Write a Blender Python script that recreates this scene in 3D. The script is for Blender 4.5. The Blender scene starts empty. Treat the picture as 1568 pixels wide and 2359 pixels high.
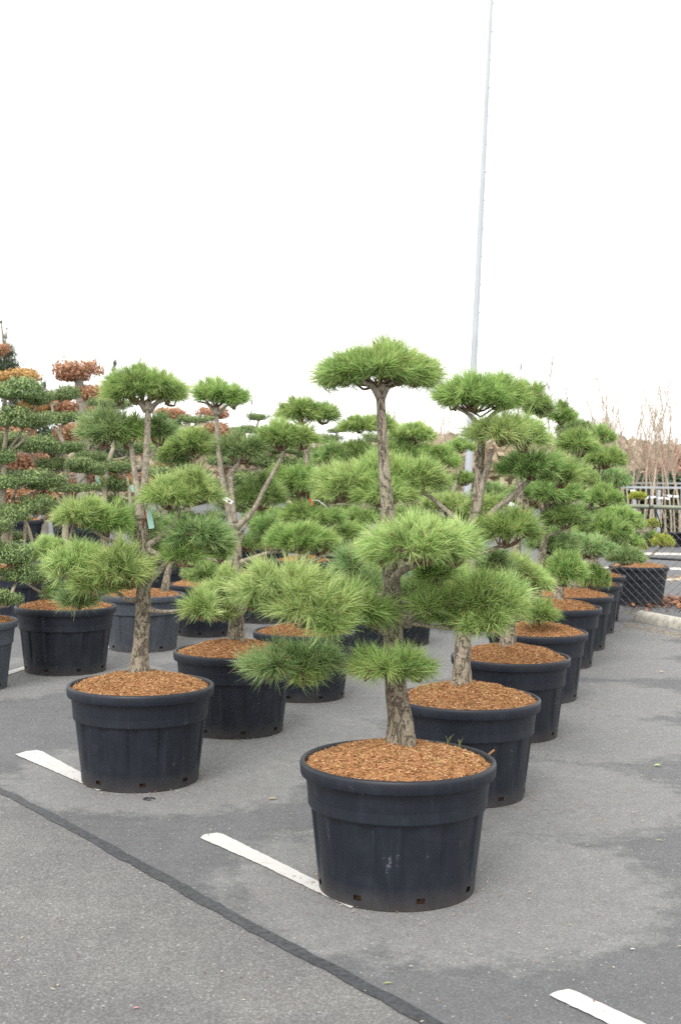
import bpy, math, random
import numpy as np
from mathutils import Vector, Matrix, noise as mnoise

random.seed(7)
scene = bpy.context.scene
COL = scene.collection
R = math.radians

# ------------------------------------------------------------------ camera
FPX, CXP, CYP, HOR = 2900.0, 784.0, 1179.0, 1090.0     # focal length, centre and eye level, in photo units
CAMH, ROLL = 1.80, R(0.6)
PITCH = math.atan((CYP - HOR) / FPX)
fw = Vector((0, math.cos(PITCH), -math.sin(PITCH)))
r0 = Vector((1, 0, 0)); u0 = r0.cross(fw)
rt = r0 * math.cos(ROLL) + u0 * math.sin(ROLL)
up = -r0 * math.sin(ROLL) + u0 * math.cos(ROLL)
CAM = Vector((0, 0, CAMH))
cam = bpy.data.cameras.new('camera'); co = bpy.data.objects.new('camera', cam); COL.objects.link(co)
co.matrix_world = Matrix((rt, up, -fw)).transposed().to_4x4()
co.location = CAM
cam.sensor_fit = 'VERTICAL'; cam.sensor_height = 36; cam.sensor_width = 24
cam.lens = FPX / 2358.0 * 36
cam.clip_start = 0.05; cam.clip_end = 2000
cam.dof.use_dof = True; cam.dof.focus_distance = 6.2; cam.dof.aperture_fstop = 5.6
scene.camera = co

def ray(x, y):
    return fw + rt * ((x - CXP) / FPX) + up * ((CYP - y) / FPX)
def W(x, y, Z):
    return CAM + ray(x, y) * Z
def G(x, y, z=0.0):
    d = ray(x, y); t = (z - CAMH) / d.z
    return CAM + d * t

# ------------------------------------------------------------------ light: white overcast sky
SUN_EL, SUN_AZ = R(52), R(200)          # soft sun behind thin cloud, from behind the camera's left
world = bpy.data.worlds.new('World'); scene.world = world; world.use_nodes = True
wn = world.node_tree.nodes; wl = world.node_tree.links
bg = wn['Background']
sky = wn.new('ShaderNodeTexSky'); sky.sky_type = 'NISHITA'; sky.sun_disc = False
sky.sun_elevation = SUN_EL; sky.sun_rotation = SUN_AZ; sky.dust_density = 1.0; sky.air_density = 1.0; sky.ozone_density = 0.6
hs = wn.new('ShaderNodeHueSaturation'); hs.inputs['Saturation'].default_value = 0.10; hs.inputs['Value'].default_value = 1.0
wl.new(sky.outputs[0], hs.inputs['Color'])
cloud = wn.new('ShaderNodeMix'); cloud.data_type = 'RGBA'; cloud.inputs[0].default_value = 0.88      # closed, even cloud cover
cloud.inputs[7].default_value = (4.5, 4.47, 4.4, 1)
wl.new(hs.outputs[0], cloud.inputs[6]); wl.new(cloud.outputs[2], bg.inputs['Color'])
bg.inputs['Strength'].default_value = 0.15
sl = bpy.data.lights.new('sun', 'SUN'); sl.energy = 1.1; sl.angle = R(25); sl.color = (1.0, 0.97, 0.92)
so = bpy.data.objects.new('sun', sl); COL.objects.link(so)
sd = Vector((math.sin(SUN_AZ) * math.cos(SUN_EL), math.cos(SUN_AZ) * math.cos(SUN_EL), math.sin(SUN_EL)))
so.rotation_euler = sd.to_track_quat('Z', 'Y').to_euler(); so.location = (-4, -6, 12)
scene.view_settings.view_transform = 'Standard'; scene.view_settings.look = 'None'
scene.view_settings.gamma = 1; scene.view_settings.exposure = 1.48
scene.view_settings.use_curve_mapping = False
scene.cycles.max_bounces = 6; scene.cycles.diffuse_bounces = 4; scene.cycles.transparent_max_bounces = 8
scene.cycles.use_denoising = False

# ------------------------------------------------------------------ helpers
def tag(o, label=None, cat=None, group=None, kind=None):
    if label: o['label'] = label
    if cat: o['category'] = cat
    if group: o['group'] = group
    if kind: o['kind'] = kind
    return o
def empty(name, loc, rot=(0, 0, 0)):
    o = bpy.data.objects.new(name, None); COL.objects.link(o); o.location = loc; o.rotation_euler = rot
    o.empty_display_size = 0.1
    return o
def link(name, me, parent=None, loc=None, rot=None, scale=None):
    o = bpy.data.objects.new(name, me); COL.objects.link(o)
    if parent is not None: o.parent = parent
    if loc is not None: o.location = loc
    if rot is not None: o.rotation_euler = rot
    if scale is not None: o.scale = scale
    return o
def mesh(name, V, F, mats, smooth=True, col=None, mi=None):
    """V (n,3), F list of faces or (m,3)/(m,4) array; col (n,3) vertex colours"""
    me = bpy.data.meshes.new(name)
    V = np.asarray(V, dtype=np.float32)
    if isinstance(F, np.ndarray):
        k = F.shape[1]; m = F.shape[0]
        me.vertices.add(len(V)); me.vertices.foreach_set('co', V.ravel())
        me.loops.add(m * k); me.loops.foreach_set('vertex_index', F.astype(np.int32).ravel())
        me.polygons.add(m); me.polygons.foreach_set('loop_start', np.arange(0, m * k, k, dtype=np.int32))
        me.polygons.foreach_set('loop_total', np.full(m, k, dtype=np.int32))
        me.update(calc_edges=True); me.validate()
    else:
        me.from_pydata([tuple(map(float, v)) for v in V], [], [tuple(int(i) for i in f) for f in F]); me.update()
    if col is not None:
        at = me.color_attributes.new('tone', 'FLOAT_COLOR', 'POINT')
        c4 = np.ones((len(V), 4), dtype=np.float32); c4[:, :3] = col
        at.data.foreach_set('color', c4.ravel())
    for mt in (mats if isinstance(mats, (list, tuple)) else [mats]): me.materials.append(mt)
    if mi is not None: me.polygons.foreach_set('material_index', np.asarray(mi, dtype=np.int32))
    me.polygons.foreach_set('use_smooth', np.full(len(me.polygons), smooth, dtype=bool))
    return me
class MB:
    """collects simple shapes into one mesh"""
    def __init__(s): s.v = []; s.f = []
    def add(s, V, F):
        n = len(s.v); s.v += [tuple(v) for v in V]; s.f += [tuple(i + n for i in f) for f in F]
    def box(s, c, d, M=None):
        x, y, z = d[0] / 2, d[1] / 2, d[2] / 2
        V = [Vector((a * x, b * y, e * z)) for e in (-1, 1) for b in (-1, 1) for a in (-1, 1)]
        if M is not None: V = [M @ v for v in V]
        V = [v + Vector(c) for v in V]
        s.add(V, [(0, 2, 3, 1), (4, 5, 7, 6), (0, 1, 5, 4), (2, 6, 7, 3), (0, 4, 6, 2), (1, 3, 7, 5)])
    def tube(s, pts, rad, n=6, cap=True):
        V, F = tube_arrays([Vector(p) for p in pts], rad, n, cap); s.add(V, F)
    def build(s, name, mat, parent=None, smooth=False, loc=None):
        return link(name, mesh(name, s.v, s.f, mat, smooth), parent, loc)
def tube_arrays(pts, rad, n=8, cap=True, rough=0.0, freq=8.0):
    V = []; F = []
    m = len(pts)
    if not hasattr(rad, '__len__'): rad = [rad] * m
    ref = None
    for i, p in enumerate(pts):
        t = (pts[min(i + 1, m - 1)] - pts[max(i - 1, 0)])
        t = t.normalized() if t.length > 1e-9 else Vector((0, 0, 1))
        if ref is None:
            ref = Vector((1, 0, 0)) if abs(t.x) < 0.8 else Vector((0, 1, 0))
        e1 = (ref - t * ref.dot(t)).normalized(); ref = e1; e2 = t.cross(e1)
        for k in range(n):
            a = 2 * math.pi * k / n
            d = e1 * math.cos(a) + e2 * math.sin(a)
            r = rad[i]
            if rough:
                q = p + d * r
                r *= 1 + rough * (mnoise.noise(Vector((q.x * freq, q.y * freq, q.z * freq * 0.35))) +
                                  0.7 * mnoise.noise(Vector((q.x, q.y, q.z * 0.45)) * freq * 3.1) +
                                  0.5 * mnoise.noise(Vector((q.x, q.y, q.z * 0.5)) * freq * 7.3))
            V.append(p + d * r)
    for i in range(m - 1):
        for k in range(n):
            a = i * n + k; b = i * n + (k + 1) % n
            F.append((a, b, b + n, a + n))
    if cap:
        F.append(tuple(range(n - 1, -1, -1))); F.append(tuple((m - 1) * n + k for k in range(n)))
    return V, F
def smooth_path(pts, rad, step):
    """Catmull-Rom resample; pts Vectors, rad floats"""
    P = [pts[0] * 2 - pts[1]] + list(pts) + [pts[-1] * 2 - pts[-2]]
    Rr = [rad[0]] + list(rad) + [rad[-1]]
    out = []; ro = []
    for i in range(1, len(P) - 2):
        L = (P[i + 1] - P[i]).length; k = max(2, int(L / step))
        for j in range(k):
            t = j / k
            a, b, c, d = P[i - 1], P[i], P[i + 1], P[i + 2]
            out.append(0.5 * ((2 * b) + (c - a) * t + (2 * a - 5 * b + 4 * c - d) * t * t + (3 * b - a - 3 * c + d) * t ** 3))
            ro.append(Rr[i] * (1 - t) + Rr[i + 1] * t)
    out.append(P[-2]); ro.append(Rr[-2])
    return out, ro

# ------------------------------------------------------------------ materials
def newmat(name):
    m = bpy.data.materials.new(name); m.use_nodes = True
    n = m.node_tree.nodes; l = m.node_tree.links
    return m, n, l, n['Principled BSDF']
def nd(n, t, **kw):
    x = n.new('ShaderNode' + t)
    for k, v in kw.items():
        if k.startswith('i_'):
            x.inputs[k[2:].replace('_', ' ')].default_value = v
        else: setattr(x, k, v)
    return x
def ramp(n, stops, interp='LINEAR'):
    r = n.new('ShaderNodeValToRGB'); r.color_ramp.interpolation = interp
    e = r.color_ramp.elements
    while len(e) < len(stops): e.new(0.5)
    for el, (p, c) in zip(e, stops):
        el.position = p; el.color = (c, c, c, 1) if not hasattr(c, '__len__') else (*c, 1)
    return r
def ramp_out(n, l, v, a, b):
    r = ramp(n, [(a, 0.0), (b, 1.0)]); l.new(v, r.inputs[0]); return r.outputs[0]
def mixc(n, l, fac, a, b, mode='MIX'):
    m = n.new('ShaderNodeMix'); m.data_type = 'RGBA'; m.blend_type = mode
    for s, v in ((m.inputs[0], fac), (m.inputs[6], a), (m.inputs[7], b)):
        if hasattr(v, 'links') or hasattr(v, 'is_output'): l.new(v, s)
        elif hasattr(v, '__len__'): s.default_value = (*v, 1)
        else: s.default_value = v
    return m.outputs[2]
def math_(n, l, op, a, b=None, c=None):
    m = n.new('ShaderNodeMath'); m.operation = op
    for s, v in zip(m.inputs, (a, b, c)):
        if v is None: continue
        if hasattr(v, 'is_output'): l.new(v, s)
        else: s.default_value = v
    return m.outputs[0]

def leafy_material(name, rough=0.45, trans=0.35, spec=0.4):
    m, n, l, p = newmat(name)
    a = nd(n, 'Attribute', attribute_name='tone')
    oi = nd(n, 'ObjectInfo')
    hsv = nd(n, 'HueSaturation')
    l.new(math_(n, l, 'MULTIPLY_ADD', oi.outputs['Random'], 0.014, 0.492), hsv.inputs['Hue'])
    l.new(math_(n, l, 'MULTIPLY_ADD', oi.outputs['Random'], 0.14, 0.93), hsv.inputs['Value'])
    l.new(a.outputs['Color'], hsv.inputs['Color'])
    l.new(hsv.outputs[0], p.inputs['Base Color'])
    p.inputs['Roughness'].default_value = rough; p.inputs['Specular IOR Level'].default_value = spec
    tr = nd(n, 'BsdfTranslucent'); l.new(hsv.outputs[0], tr.inputs['Color'])
    mx = nd(n, 'MixShader'); mx.inputs[0].default_value = trans
    l.new(p.outputs[0], mx.inputs[1]); l.new(tr.outputs[0], mx.inputs[2])
    l.new(mx.outputs[0], n['Material Output'].inputs['Surface'])
    return m
M_NEEDLE = leafy_material('pine_needles', 0.42, 0.48)
M_LEAF = leafy_material('holly_leaves', 0.38, 0.22, 0.45)
M_DRYLEAF = leafy_material('dry_beech_leaves', 0.6, 0.3, 0.25)

def bark_material(name, c1, c2, c3, scale=1.0, bump=0.5):
    m, n, l, p = newmat(name)
    tc = nd(n, 'TexCoord'); mp = nd(n, 'Mapping'); mp.inputs['Scale'].default_value = (1, 1, 0.42)
    l.new(tc.outputs['Object'], mp.inputs[0])
    no = nd(n, 'TexNoise', i_Scale=30 * scale, i_Detail=7.0, i_Roughness=0.7); l.new(mp.outputs[0], no.inputs['Vector'])
    n2 = nd(n, 'TexNoise', i_Scale=17 * scale, i_Detail=5.0, i_Roughness=0.6, i_Distortion=0.8); l.new(mp.outputs[0], n2.inputs['Vector'])
    ridge = math_(n, l, 'ABSOLUTE', math_(n, l, 'SUBTRACT', n2.outputs[0], 0.5))
    crack = ramp(n, [(0.0, 0.0), (0.014, 0.6), (0.045, 1.0)]); l.new(ridge, crack.inputs[0])
    fl = nd(n, 'TexNoise', i_Scale=55 * scale, i_Detail=4.0, i_Roughness=0.7); l.new(tc.outputs['Object'], fl.inputs['Vector'])
    plates = mixc(n, l, ramp_out(n, l, no.outputs[0], 0.32, 0.68), c1, c2)
    plates = mixc(n, l, math_(n, l, 'MULTIPLY', ramp_out(n, l, fl.outputs[0], 0.56, 0.66), 0.6), plates, tuple(min(1, c * 1.45) for c in c2))
    big = nd(n, 'TexNoise', i_Scale=5.0 * scale, i_Detail=4.0); l.new(tc.outputs['Object'], big.inputs['Vector'])
    moss = mixc(n, l, math_(n, l, 'MULTIPLY', ramp_out(n, l, big.outputs[0], 0.42, 0.62), 0.6), plates, c3)
    fin = mixc(n, l, crack.outputs[0], tuple(c * 0.72 for c in c1), moss)
    l.new(fin, p.inputs['Base Color']); p.inputs['Roughness'].default_value = 0.9
    p.inputs['Specular IOR Level'].default_value = 0.2
    hgt = math_(n, l, 'ADD', crack.outputs[0], math_(n, l, 'ADD', math_(n, l, 'MULTIPLY', no.outputs['Fac'], 0.9), math_(n, l, 'MULTIPLY', fl.outputs['Fac'], 0.5)))
    b = nd(n, 'Bump', i_Strength=bump, i_Distance=0.012); l.new(hgt, b.inputs['Height']); l.new(b.outputs[0], p.inputs['Normal'])
    return m
M_BARK = bark_material('pine_bark', (0.225, 0.185, 0.14), (0.36, 0.31, 0.245), (0.27, 0.26, 0.18), 1.25, 1.0)
M_BARKUP = bark_material('upper_pine_bark', (0.25, 0.21, 0.165), (0.40, 0.355, 0.295), (0.29, 0.265, 0.19), 2.0, 0.6)
M_BARKH = bark_material('holly_bark', (0.33, 0.28, 0.21), (0.45, 0.40, 0.32), (0.30, 0.28, 0.18), 2.0, 0.2)
def plain(name, c, rough=0.7, spec=0.3, metal=0.0, noise=0.0, nscale=20.0):
    m, n, l, p = newmat(name)
    p.inputs['Roughness'].default_value = rough; p.inputs['Specular IOR Level'].default_value = spec
    p.inputs['Metallic'].default_value = metal
    if noise:
        tc = nd(n, 'TexCoord'); no = nd(n, 'TexNoise', i_Scale=nscale, i_Detail=5.0); l.new(tc.outputs['Object'], no.inputs['Vector'])
        r = ramp(n, [(0.3, tuple(x * (1 - noise) for x in c)), (0.7, tuple(min(1, x * (1 + noise)) for x in c))])
        l.new(no.outputs[0], r.inputs[0]); l.new(r.outputs[0], p.inputs['Base Color'])
    else: p.inputs['Base Color'].default_value = (*c, 1)
    return m
M_TWIG = plain('twig_bark', (0.17, 0.115, 0.08), 0.9, 0.2, noise=0.3, nscale=60)
M_BARETWIG = plain('bare_twig_bark', (0.42, 0.345, 0.265), 0.9, 0.2, noise=0.3, nscale=15)
M_BIRCH = plain('dark_twig_bark', (0.20, 0.15, 0.13), 0.9, 0.2, noise=0.3, nscale=15)
M_REDTWIG = plain('red_twig_bark', (0.44, 0.22, 0.18), 0.8, 0.2, noise=0.3, nscale=15)
M_GREYBARK = plain('grey_beech_bark', (0.28, 0.26, 0.22), 0.85, 0.2, noise=0.3, nscale=9)

def pot_material(name, c, rough=0.42):
    m, n, l, p = newmat(name)
    tc = nd(n, 'TexCoord'); oi = nd(n, 'ObjectInfo')
    add = nd(n, 'VectorMath', operation='ADD')
    l.new(tc.outputs['Object'], add.inputs[0]); l.new(oi.outputs['Location'], add.inputs[1])
    n1 = nd(n, 'TexNoise', i_Scale=7.0, i_Detail=8.0, i_Roughness=0.68); l.new(add.outputs[0], n1.inputs['Vector'])
    mp = nd(n, 'Mapping'); mp.inputs['Scale'].default_value = (30, 30, 1.6); l.new(add.outputs[0], mp.inputs[0])
    n2 = nd(n, 'TexNoise', i_Scale=1.0, i_Detail=3.0, i_Roughness=0.55); l.new(mp.outputs[0], n2.inputs['Vector'])
    n3 = nd(n, 'TexNoise', i_Scale=120.0, i_Detail=2.0); l.new(add.outputs[0], n3.inputs['Vector'])
    dust = ramp(n, [(0.5, 0.0), (0.85, 0.35)]); l.new(n1.outputs[0], dust.inputs[0])
    strk = ramp(n, [(0.52, 0.0), (0.8, 0.22)]); l.new(n2.outputs[0], strk.inputs[0])
    speck = ramp(n, [(0.70, 0.0), (0.76, 1.0)]); l.new(n3.outputs[0], speck.inputs[0])
    spk = math_(n, l, 'MULTIPLY', speck.outputs[0], math_(n, l, 'MULTIPLY', ramp_out(n, l, n1.outputs[0], 0.58, 0.7), 0.5))
    f = math_(n, l, 'ADD', math_(n, l, 'MAXIMUM', dust.outputs[0], strk.outputs[0]), spk)
    # light soil splash near the foot of the pot
    sx = nd(n, 'SeparateXYZ'); l.new(tc.outputs['Object'], sx.inputs[0])
    foot = nd(n, 'MapRange'); foot.inputs['From Min'].default_value = 0.10; foot.inputs['From Max'].default_value = 0.0
    foot.inputs['To Min'].default_value = 0.0; foot.inputs['To Max'].default_value = 0.55
    l.new(sx.outputs['Z'], foot.inputs['Value'])
    ft = math_(n, l, 'MULTIPLY', foot.outputs[0], n1.outputs[0])
    c2 = tuple(min(1, x * 2.6 + 0.02) for x in c)
    col = mixc(n, l, f, c, c2)
    col = mixc(n, l, ft, col, (0.13, 0.11, 0.09))
    # thin pale scratches
    vs = nd(n, 'TexVoronoi', feature='DISTANCE_TO_EDGE', i_Scale=2.3)
    ms = nd(n, 'Mapping'); ms.inputs['Rotation'].default_value = (0.6, 0.3, 0.2); ms.inputs['Scale'].default_value = (1.6, 0.5, 1.4)
    nw = nd(n, 'VectorMath', operation='MULTIPLY_ADD'); nw.inputs[1].default_value = (0.16, 0.16, 0.16)
    l.new(n1.outputs['Color'], nw.inputs[0]); l.new(add.outputs[0], nw.inputs[2]); l.new(nw.outputs[0], ms.inputs[0]); l.new(ms.outputs[0], vs.inputs['Vector'])
    scr = ramp(n, [(0.0, 1.0), (0.006, 0.0)]); l.new(vs.outputs['Distance'], scr.inputs[0])
    scf = math_(n, l, 'MULTIPLY', scr.outputs[0], math_(n, l, 'MULTIPLY', ramp_out(n, l, n2.outputs[0], 0.60, 0.70), 0.25))
    col = mixc(n, l, scf, col, (0.45, 0.46, 0.48))
    hv = nd(n, 'HueSaturation'); l.new(col, hv.inputs['Color'])
    l.new(math_(n, l, 'MULTIPLY_ADD', oi.outputs['Random'], 0.25, 0.88), hv.inputs['Value'])
    l.new(hv.outputs[0], p.inputs['Base Color'])
    rr = nd(n, 'MapRange'); rr.inputs['To Min'].default_value = rough - 0.06; rr.inputs['To Max'].default_value = rough + 0.22
    l.new(n1.outputs[0], rr.inputs['Value']); l.new(rr.outputs[0], p.inputs['Roughness'])
    p.inputs['Specular IOR Level'].default_value = 0.38
    b = nd(n, 'Bump', i_Strength=0.06, i_Distance=0.004); l.new(n1.outputs[0], b.inputs['Height']); l.new(b.outputs[0], p.inputs['Normal'])
    return m
M_POT = pot_material('charcoal_pot_plastic', (0.0085, 0.0115, 0.0185))
M_POTGREY = pot_material('faded_grey_pot_plastic', (0.045, 0.053, 0.066), 0.5)
M_SOIL = plain('root_ball_soil', (0.045, 0.028, 0.018), 0.95, 0.1, noise=0.6, nscale=90)
def mulch_material(name, base):
    m, n, l, p = newmat(name)
    a = nd(n, 'Attribute', attribute_name='tone'); tc = nd(n, 'TexCoord')
    no = nd(n, 'TexNoise', i_Scale=70.0, i_Detail=5.0, i_Roughness=0.7); l.new(tc.outputs['Object'], no.inputs['Vector'])
    r = ramp(n, [(0.3, 0.78), (0.7, 1.16)]); l.new(no.outputs[0], r.inputs[0])
    c = mixc(n, l, 1.0, a.outputs['Color'], r.outputs[0], 'MULTIPLY')
    oi = nd(n, 'ObjectInfo'); hv = nd(n, 'HueSaturation'); l.new(c, hv.inputs['Color'])
    l.new(math_(n, l, 'MULTIPLY_ADD', oi.outputs['Random'], 0.3, base), hv.inputs['Value'])
    l.new(hv.outputs[0], p.inputs['Base Color']); p.inputs['Roughness'].default_value = 0.95
    p.inputs['Specular IOR Level'].default_value = 0.1
    return m
M_MULCH = mulch_material('bark_mulch_chips', 0.86)

# ------------------------------------------------------------------ where the pots stand
def rim_point(cx, Z):
    P = W(cx, HOR + FPX * 1.295 / Z, Z); return Vector((P.x, P.y, 0))
#   key: (rim centre in the photo, distance, width scale, pale plastic?, label of the pot)
POTS = {
 'R1': (916, 5.49, 1.0, 0, 'scuffed charcoal plastic pot nearest the camera, in front of everything'),
 'R2': (1074, 7.10, 0.98, 0, 'charcoal pot directly behind the nearest pot, second in the right-hand row'),
 'R3': (1175, 8.75, 0.98, 0, 'charcoal pot third from the front in the right-hand row'),
 'R4': (1235, 10.2, 0.97, 0, 'charcoal pot fourth from the front in the right-hand row'),
 'R5': (1280, 12.0, 1.0, 0, 'charcoal pot fifth from the front in the right-hand row'),
 'R6': (1318, 13.2, 1.0, 0, 'charcoal pot sixth from the front in the right-hand row'),
 'R7': (1345, 14.6, 1.0, 0, 'charcoal pot seventh from the front in the right-hand row'),
 'R8': (1361, 15.8, 1.0, 0, 'charcoal pot last before the mesh fence in the right-hand row'),
 'L1': (325, 7.36, 1.0, 0, 'charcoal pot at the left front, beside the short white stripe'),
 'L2': (541, 8.8, 1.0, 0, 'charcoal pot just right of and behind the left front pot'),
 'L3': (700, 10.15, 0.95, 0, 'charcoal pot half hidden behind the low left branch of the front pine'),
 'L4': (838, 12.0, 1.0, 0, 'dark pot partly hidden left of the front pine trunk'),
 'L5': (914, 13.4, 1.0, 0, 'dark pot seen just right of the front pine trunk'),
 'L6': (1010, 16.4, 1.0, 0, 'far dark pot hidden between the second right pine and front trunk'),
 'K0': (-80, 10.4, 1.0, 1, 'grey pot cut off by the left picture edge'),
 'K1': (152, 11.35, 1.05, 0, 'wide charcoal pot at far left with low pine stems'),
 'K2': (330, 12.8, 1.0, 1, 'pale grey-blue pot behind the left front pine trunk'),
 'K3': (475, 14.0, 1.0, 0, 'dark pot between the pale grey pot and the twin-stem pine'),
 'K4': (605, 15.3, 1.0, 0, 'dark pot behind the twin-stem pine trunk, mostly hidden'),
 'K5': (700, 18.0, 1.0, 0, 'far dark pot low behind the centre pines'),
 'J1': (45, 15.2, 1.1, 0, 'dark pot behind the wide pot at far left'),
 'J2': (150, 18.0, 1.1, 0, 'dark pot of the slim-stemmed box holly at left'),
 'J3': (242, 18.6, 1.1, 0, 'dark pot of the box holly behind the left front pine'),
 'J4': (365, 17.4, 1.1, 0, 'dark pot far behind the pale grey pot'),
 'J5': (600, 20.0, 1.1, 0, 'far dark pot of the box holly behind the twin-stem pine'),
 'J6': (760, 21.0, 1.1, 0, 'far dark pot of the rearmost box holly'),
 'B1': (190, 25.5, 1.5, 0, 'large far pot of the brown beech topiary at left'),
 'B2': (430, 26.5, 1.5, 0, 'large far pot of the brown beech topiary behind the left pines'),
 'B3': (25, 24.5, 1.5, 0, 'large far pot of the golden beech at the left edge'),
 'F1': (1470, 17.7, 0.98, 0, 'black pot standing behind the mesh fence'),
}
POS = {k: rim_point(v[0], v[1]) for k, v in POTS.items()}

# ------------------------------------------------------------------ ground
def asphalt_material(name, lane=False):
    m, n, l, p = newmat(name)
    tc = nd(n, 'TexCoord'); V = tc.outputs['Object']
    fine = nd(n, 'TexNoise', i_Scale=180.0, i_Detail=4.0, i_Roughness=0.7); l.new(V, fine.inputs['Vector'])
    mid = nd(n, 'TexNoise', i_Scale=9.0, i_Detail=7.0, i_Roughness=0.65); l.new(V, mid.inputs['Vector'])
    big = nd(n, 'TexNoise', i_Scale=1.1, i_Detail=6.0, i_Roughness=0.6); l.new(V, big.inputs['Vector'])
    agg = nd(n, 'TexVoronoi', i_Scale=150.0); l.new(V, agg.inputs['Vector'])
    chip = nd(n, 'TexVoronoi', i_Scale=75.0); l.new(V, chip.inputs['Vector'])
    if not lane:
        # dry ground stays pale where the crowns kept the drizzle off
        field = None
        wob = nd(n, 'VectorMath', operation='MULTIPLY_ADD'); wob.inputs[1].default_value = (0.55, 0.55, 0)
        bigc = nd(n, 'TexNoise', i_Scale=2.2, i_Detail=8.0, i_Roughness=0.72); l.new(V, bigc.inputs['Vector'])
        l.new(bigc.outputs['Color'], wob.inputs[0]); l.new(V, wob.inputs[2])
        for k, rad, dx, dy in (('R1', 0.96, .22, 0.05), ('R2', 0.84, .42, .0), ('R3', 0.85, .5, 0), ('R4', .82, .5, 0), ('R5', .8, .5, 0), ('R6', .8, .5, .1),
                       ('R7', .8, .5, .1), ('L1', 0.9, .12, .12), ('L2', 1.0, .1, -.05), ('L3', 1.1, .2, .1), ('L4', 1.1, 0, 0), ('L5', 1.1, 0, 0),
                       ('K0', 0.8, .1, .2), ('K1', 0.95, -.1, -.1), ('K2', 0.95, 0, -.1), ('K3', 1, 0, 0)):
            d = nd(n, 'VectorMath', operation='DISTANCE'); l.new(wob.outputs[0], d.inputs[0])
            q = POS[k]; d.inputs[1].default_value = (q.x + dx + .275, q.y + dy + .275, 0)
            s = math_(n, l, 'SUBTRACT', 1.0, math_(n, l, 'DIVIDE', d.outputs['Value'], rad))
            field = s if field is None else math_(n, l, 'MAXIMUM', field, s)
        rough_edge = math_(n, l, 'MULTIPLY_ADD', math_(n, l, 'SUBTRACT', mid.outputs[0], 0.5), 0.5, field)
        dry = ramp_out(n, l, math_(n, l, 'ADD', rough_edge, 0.12), 0.02, 0.2)
        wet_c, dry_c = (0.096, 0.098, 0.102), (0.168, 0.168, 0.167)
        patch = ramp_out(n, l, big.outputs[0], 0.38, 0.72)
        wet = mixc(n, l, patch, wet_c, (0.120, 0.122, 0.126))
        base = mixc(n, l, math_(n, l, 'MULTIPLY', dry, 0.95), wet, dry_c)
    else:
        patch = ramp_out(n, l, big.outputs[0], 0.35, 0.7)
        base = mixc(n, l, patch, (0.112, 0.112, 0.113), (0.165, 0.161, 0.156))
    r1 = ramp(n, [(0.25, 0.62), (0.75, 1.38)]); l.new(mid.outputs[0], r1.inputs[0])
    base = mixc(n, l, 0.32, base, r1.outputs[0], 'MULTIPLY')
    sep = nd(n, 'SeparateColor'); l.new(agg.outputs['Color'], sep.inputs[0])
    r2 = ramp(n, [(0.0, 0.45), (0.6, 0.95), (1.0, 1.9)]); l.new(sep.outputs[0], r2.inputs[0])
    base = mixc(n, l, 0.46 if lane else 0.32, base, r2.outputs[0], 'MULTIPLY')
    r3 = ramp(n, [(0.3, 0.6), (0.7, 1.4)]); l.new(fine.outputs[0], r3.inputs[0])
    base = mixc(n, l, 0.5, base, r3.outputs[0], 'MULTIPLY')
    sc = nd(n, 'SeparateColor'); l.new(chip.outputs['Color'], sc.inputs[0])
    pick = math_(n, l, 'GREATER_THAN', sc.outputs[1], 0.955 if lane else 0.975)
    small = math_(n, l, 'LESS_THAN', chip.outputs['Distance'], 0.33)
    base = mixc(n, l, math_(n, l, 'MULTIPLY', math_(n, l, 'MULTIPLY', pick, small), 0.6), base, (0.42, 0.40, 0.38))
    l.new(base, p.inputs['Base Color'])
    p.inputs['Roughness'].default_value = 0.78; p.inputs['Specular IOR Level'].default_value = 0.35
    h = math_(n, l, 'ADD', math_(n, l, 'MULTIPLY', agg.outputs['Distance'], -0.8), fine.outputs[0])
    b = nd(n, 'Bump', i_Strength=0.5, i_Distance=0.004); l.new(h, b.inputs['Height']); l.new(b.outputs[0], p.inputs['Normal'])
    return m
M_ASPH = asphalt_material('asphalt'); M_LANE = asphalt_material('lane_asphalt', True)
M_TAR = plain('tar_seam', (0.046, 0.048, 0.053), 0.6, 0.35, noise=0.38, nscale=45)
def paint_material():
    m, n, l, p = newmat('road_paint')
    tc = nd(n, 'TexCoord'); no = nd(n, 'TexNoise', i_Scale=14.0, i_Detail=8.0, i_Roughness=0.7); l.new(tc.outputs['Object'], no.inputs['Vector'])
    n2 = nd(n, 'TexNoise', i_Scale=140.0, i_Detail=3.0); l.new(tc.outputs['Object'], n2.inputs['Vector'])
    v = math_(n, l, 'MULTIPLY_ADD', n2.outputs[0], 0.35, no.outputs[0])
    r = ramp(n, [(0.44, (0.2, 0.2, 0.2)), (0.50, (0.38, 0.375, 0.365)), (0.62, (0.46, 0.455, 0.44)), (0.95, (0.52, 0.515, 0.50))]); l.new(v, r.inputs[0])
    l.new(r.outputs[0], p.inputs['Base Color']); p.inputs['Roughness'].default_value = 0.7
    b = nd(n, 'Bump', i_Strength=0.3, i_Distance=0.003); l.new(n2.outputs[0], b.inputs['Height']); l.new(b.outputs[0], p.inputs['Normal'])
    return m
M_PAINT = paint_material()
S = 500.0
tag(link('ground', mesh('ground', [(-S, -60, 0), (S, -60, 0), (S, 900, 0), (-S, 900, 0)], [(0, 1, 2, 3)], M_ASPH, False)), kind='structure')
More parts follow.
